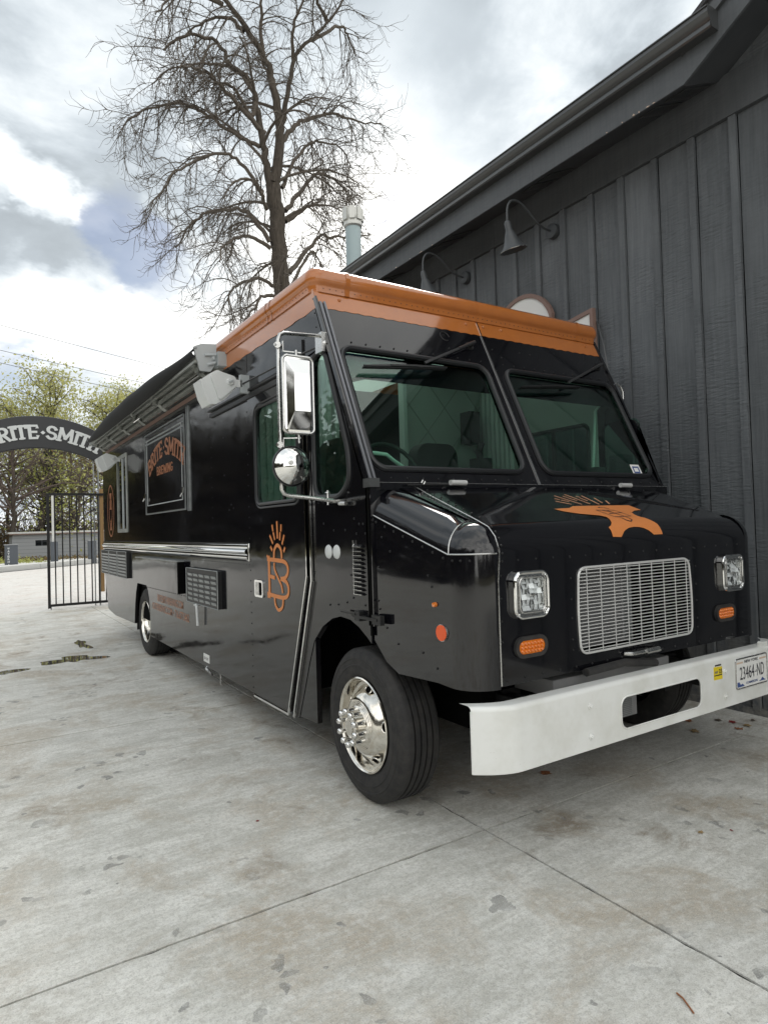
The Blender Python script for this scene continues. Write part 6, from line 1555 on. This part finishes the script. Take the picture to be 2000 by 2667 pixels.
g_ = leaf_cloud(gl, (.25, .25, .10), 1500, .07, 'leaf_green', None, 'ground_cover'); tag(g_, 'low green plants round the dark pillar at the left border', 'ground cover', kind='stuff')
gl = [(rs.uniform(0, 9), rs.uniform(38, 41), rs.uniform(.0, .3)) for i in range(300)]
g_ = leaf_cloud(gl, (.3, .3, .08), 6000, .06, 'leaf_brown', None, 'weeds'); tag(g_, 'rough grass and fallen leaves in front of the shed', 'weeds', kind='stuff')
# ------------------------------------------------------------------ surroundings out of frame, seen mirrored in the paintwork; left woods added to darken it
def hedge(name, pts, h, n, mat, label):
    c = []
    for i in range(500):
        t = rs.rand(); p = np.array(pts[0])*(1-t)+np.array(pts[1])*t; hh = h*(.55+.45*abs(math.sin(t*23+1)*math.cos(t*9))); c.append((p[0]+rs.normal(0, 1.0), p[1]+rs.normal(0, 1.0), hh*rs.rand()))
    o = leaf_cloud(c, (1.2, 1.2, .9), n, .40, mat, None, name); tag(o, label, 'wood', kind='stuff')
hedge('mirrored_wood', [(-26, -30), (-24, 45)], 12, 45000, 'wood_far', 'brown wood added beyond the left border to darken the flank reflections')
hedge('mirrored_wood', [(-26, 45), (-5, 62)], 13, 30000, 'wood_far', 'dark wood added left of the tree row to darken the flank reflections')
hedge('mirrored_wood', [(-34, -60), (60, -60)], 5, 22000, 'wood_far', 'brown wood behind the photographer')
# ------------------------------------------------------------------ overhead wires
for k, (a, b, lb) in enumerate((((-20, 40, 15.2), (30, 40, 8.0), 'highest overhead wire crossing the sky at the left'), ((-20, 40, 14.6), (30, 40, 7.2), 'lower overhead wire crossing the sky at the left'), ((-20, 40, 17.0), (30, 40, 8.8), 'faint overhead wire ending near the awning'))):
    P = [(a[0]+(b[0]-a[0])*t, 40, a[2]+(b[2]-a[2])*t-2.2*4*t*(1-t)*.25) for t in np.linspace(0, 1, 24)]
    o = MB().tube(P, .014, 5).obj('overhead_wire', 'wire'); tag(o, lb, 'wire', 'overhead wires')
# ------------------------------------------------------------------ fallen leaves and twig on the slabs
def leaf_obj(x, y, s, mat, rot, label, curl=.3):
    rr = random.Random(int(x*1000)); pts = []
    n = 14
    for i in range(n):
        a = 2*pi*i/n; r = s*(.5+.5*abs(math.cos(2.5*a)))*(1 if i % 2 else .72); pts.append((r*math.cos(a), r*math.sin(a)*.75))
    V = [(0, 0, s*.1)]+[(p[0], p[1], s*(.04+curl*rr.random()*abs(p[0]/s))) for p in pts]
    c, sn = math.cos(rot), math.sin(rot); V = [(x+v[0]*c-v[1]*sn, y+v[0]*sn+v[1]*c, v[2]+.002) for v in V]
    o = mesh('fallen_leaf', V, [(0, i+1, (i+1) % n+1) for i in range(n)], mat); tag(o, label, 'leaf', 'fallen leaves on the concrete')
leaf_obj(2.761, 2.677, 0.055, 'leaf_dry', 0.3, 'orange-brown dry leaf under the white bumper, left of the slot')
leaf_obj(4.106, 2.594, 0.05, 'leaf_tan', 0.8, 'tan leaf on the joint-side concrete below the right bumper bolts')
leaf_obj(4.456, 2.636, 0.04, 'leaf_dark', 0.2, 'dark leaf left of the dark red one beneath the bumper end')
leaf_obj(4.492, 2.551, 0.045, 'leaf_red', 1.2, 'dark red leaf beneath the bumper end near the wall')
leaf_obj(4.387, 2.449, 0.04, 'leaf_dry', 2.0, 'brown leaf touching the slab joint near the wall')
leaf_obj(4.491, 2.452, 0.045, 'leaf_tan', 0.5, 'pale brown leaf just right of the brown one on the slab joint')
leaf_obj(4.64, 2.491, 0.028, 'leaf_dark', 0.5, 'smallest dark leaf scrap closest to the wall foot')
leaf_obj(2.806, 1.765, 0.022, 'leaf_tan', 0.3, 'small yellowish leaf scrap on a rusty stain right of the diagonal joint')
leaf_obj(1.18, 3.102, 0.014, 'leaf_red', 0.3, 'tiny dark red berry coloured scrap on the concrete left of the front wheel')
leaf_obj(4.28, 2.75, 0.045, 'leaf_dry', 0.3, 'rusty leaf half under the bumper end, beyond the tan leaf')
leaf_obj(2.935, 1.694, 0.012, 'leaf_red', 1.4, 'tiny reddish scrap on the right side of the concrete')
m_ = MB().tube([(1.790, 1.225, .004), (1.782, 1.20, .007), (1.770, 1.175, .005), (1.757, 1.15, .004)], .0028, 6).obj('twig', 'leaf_dry', None, smooth=True); tag(m_, 'thin reddish twig lying on the concrete at the lower right', 'twig')
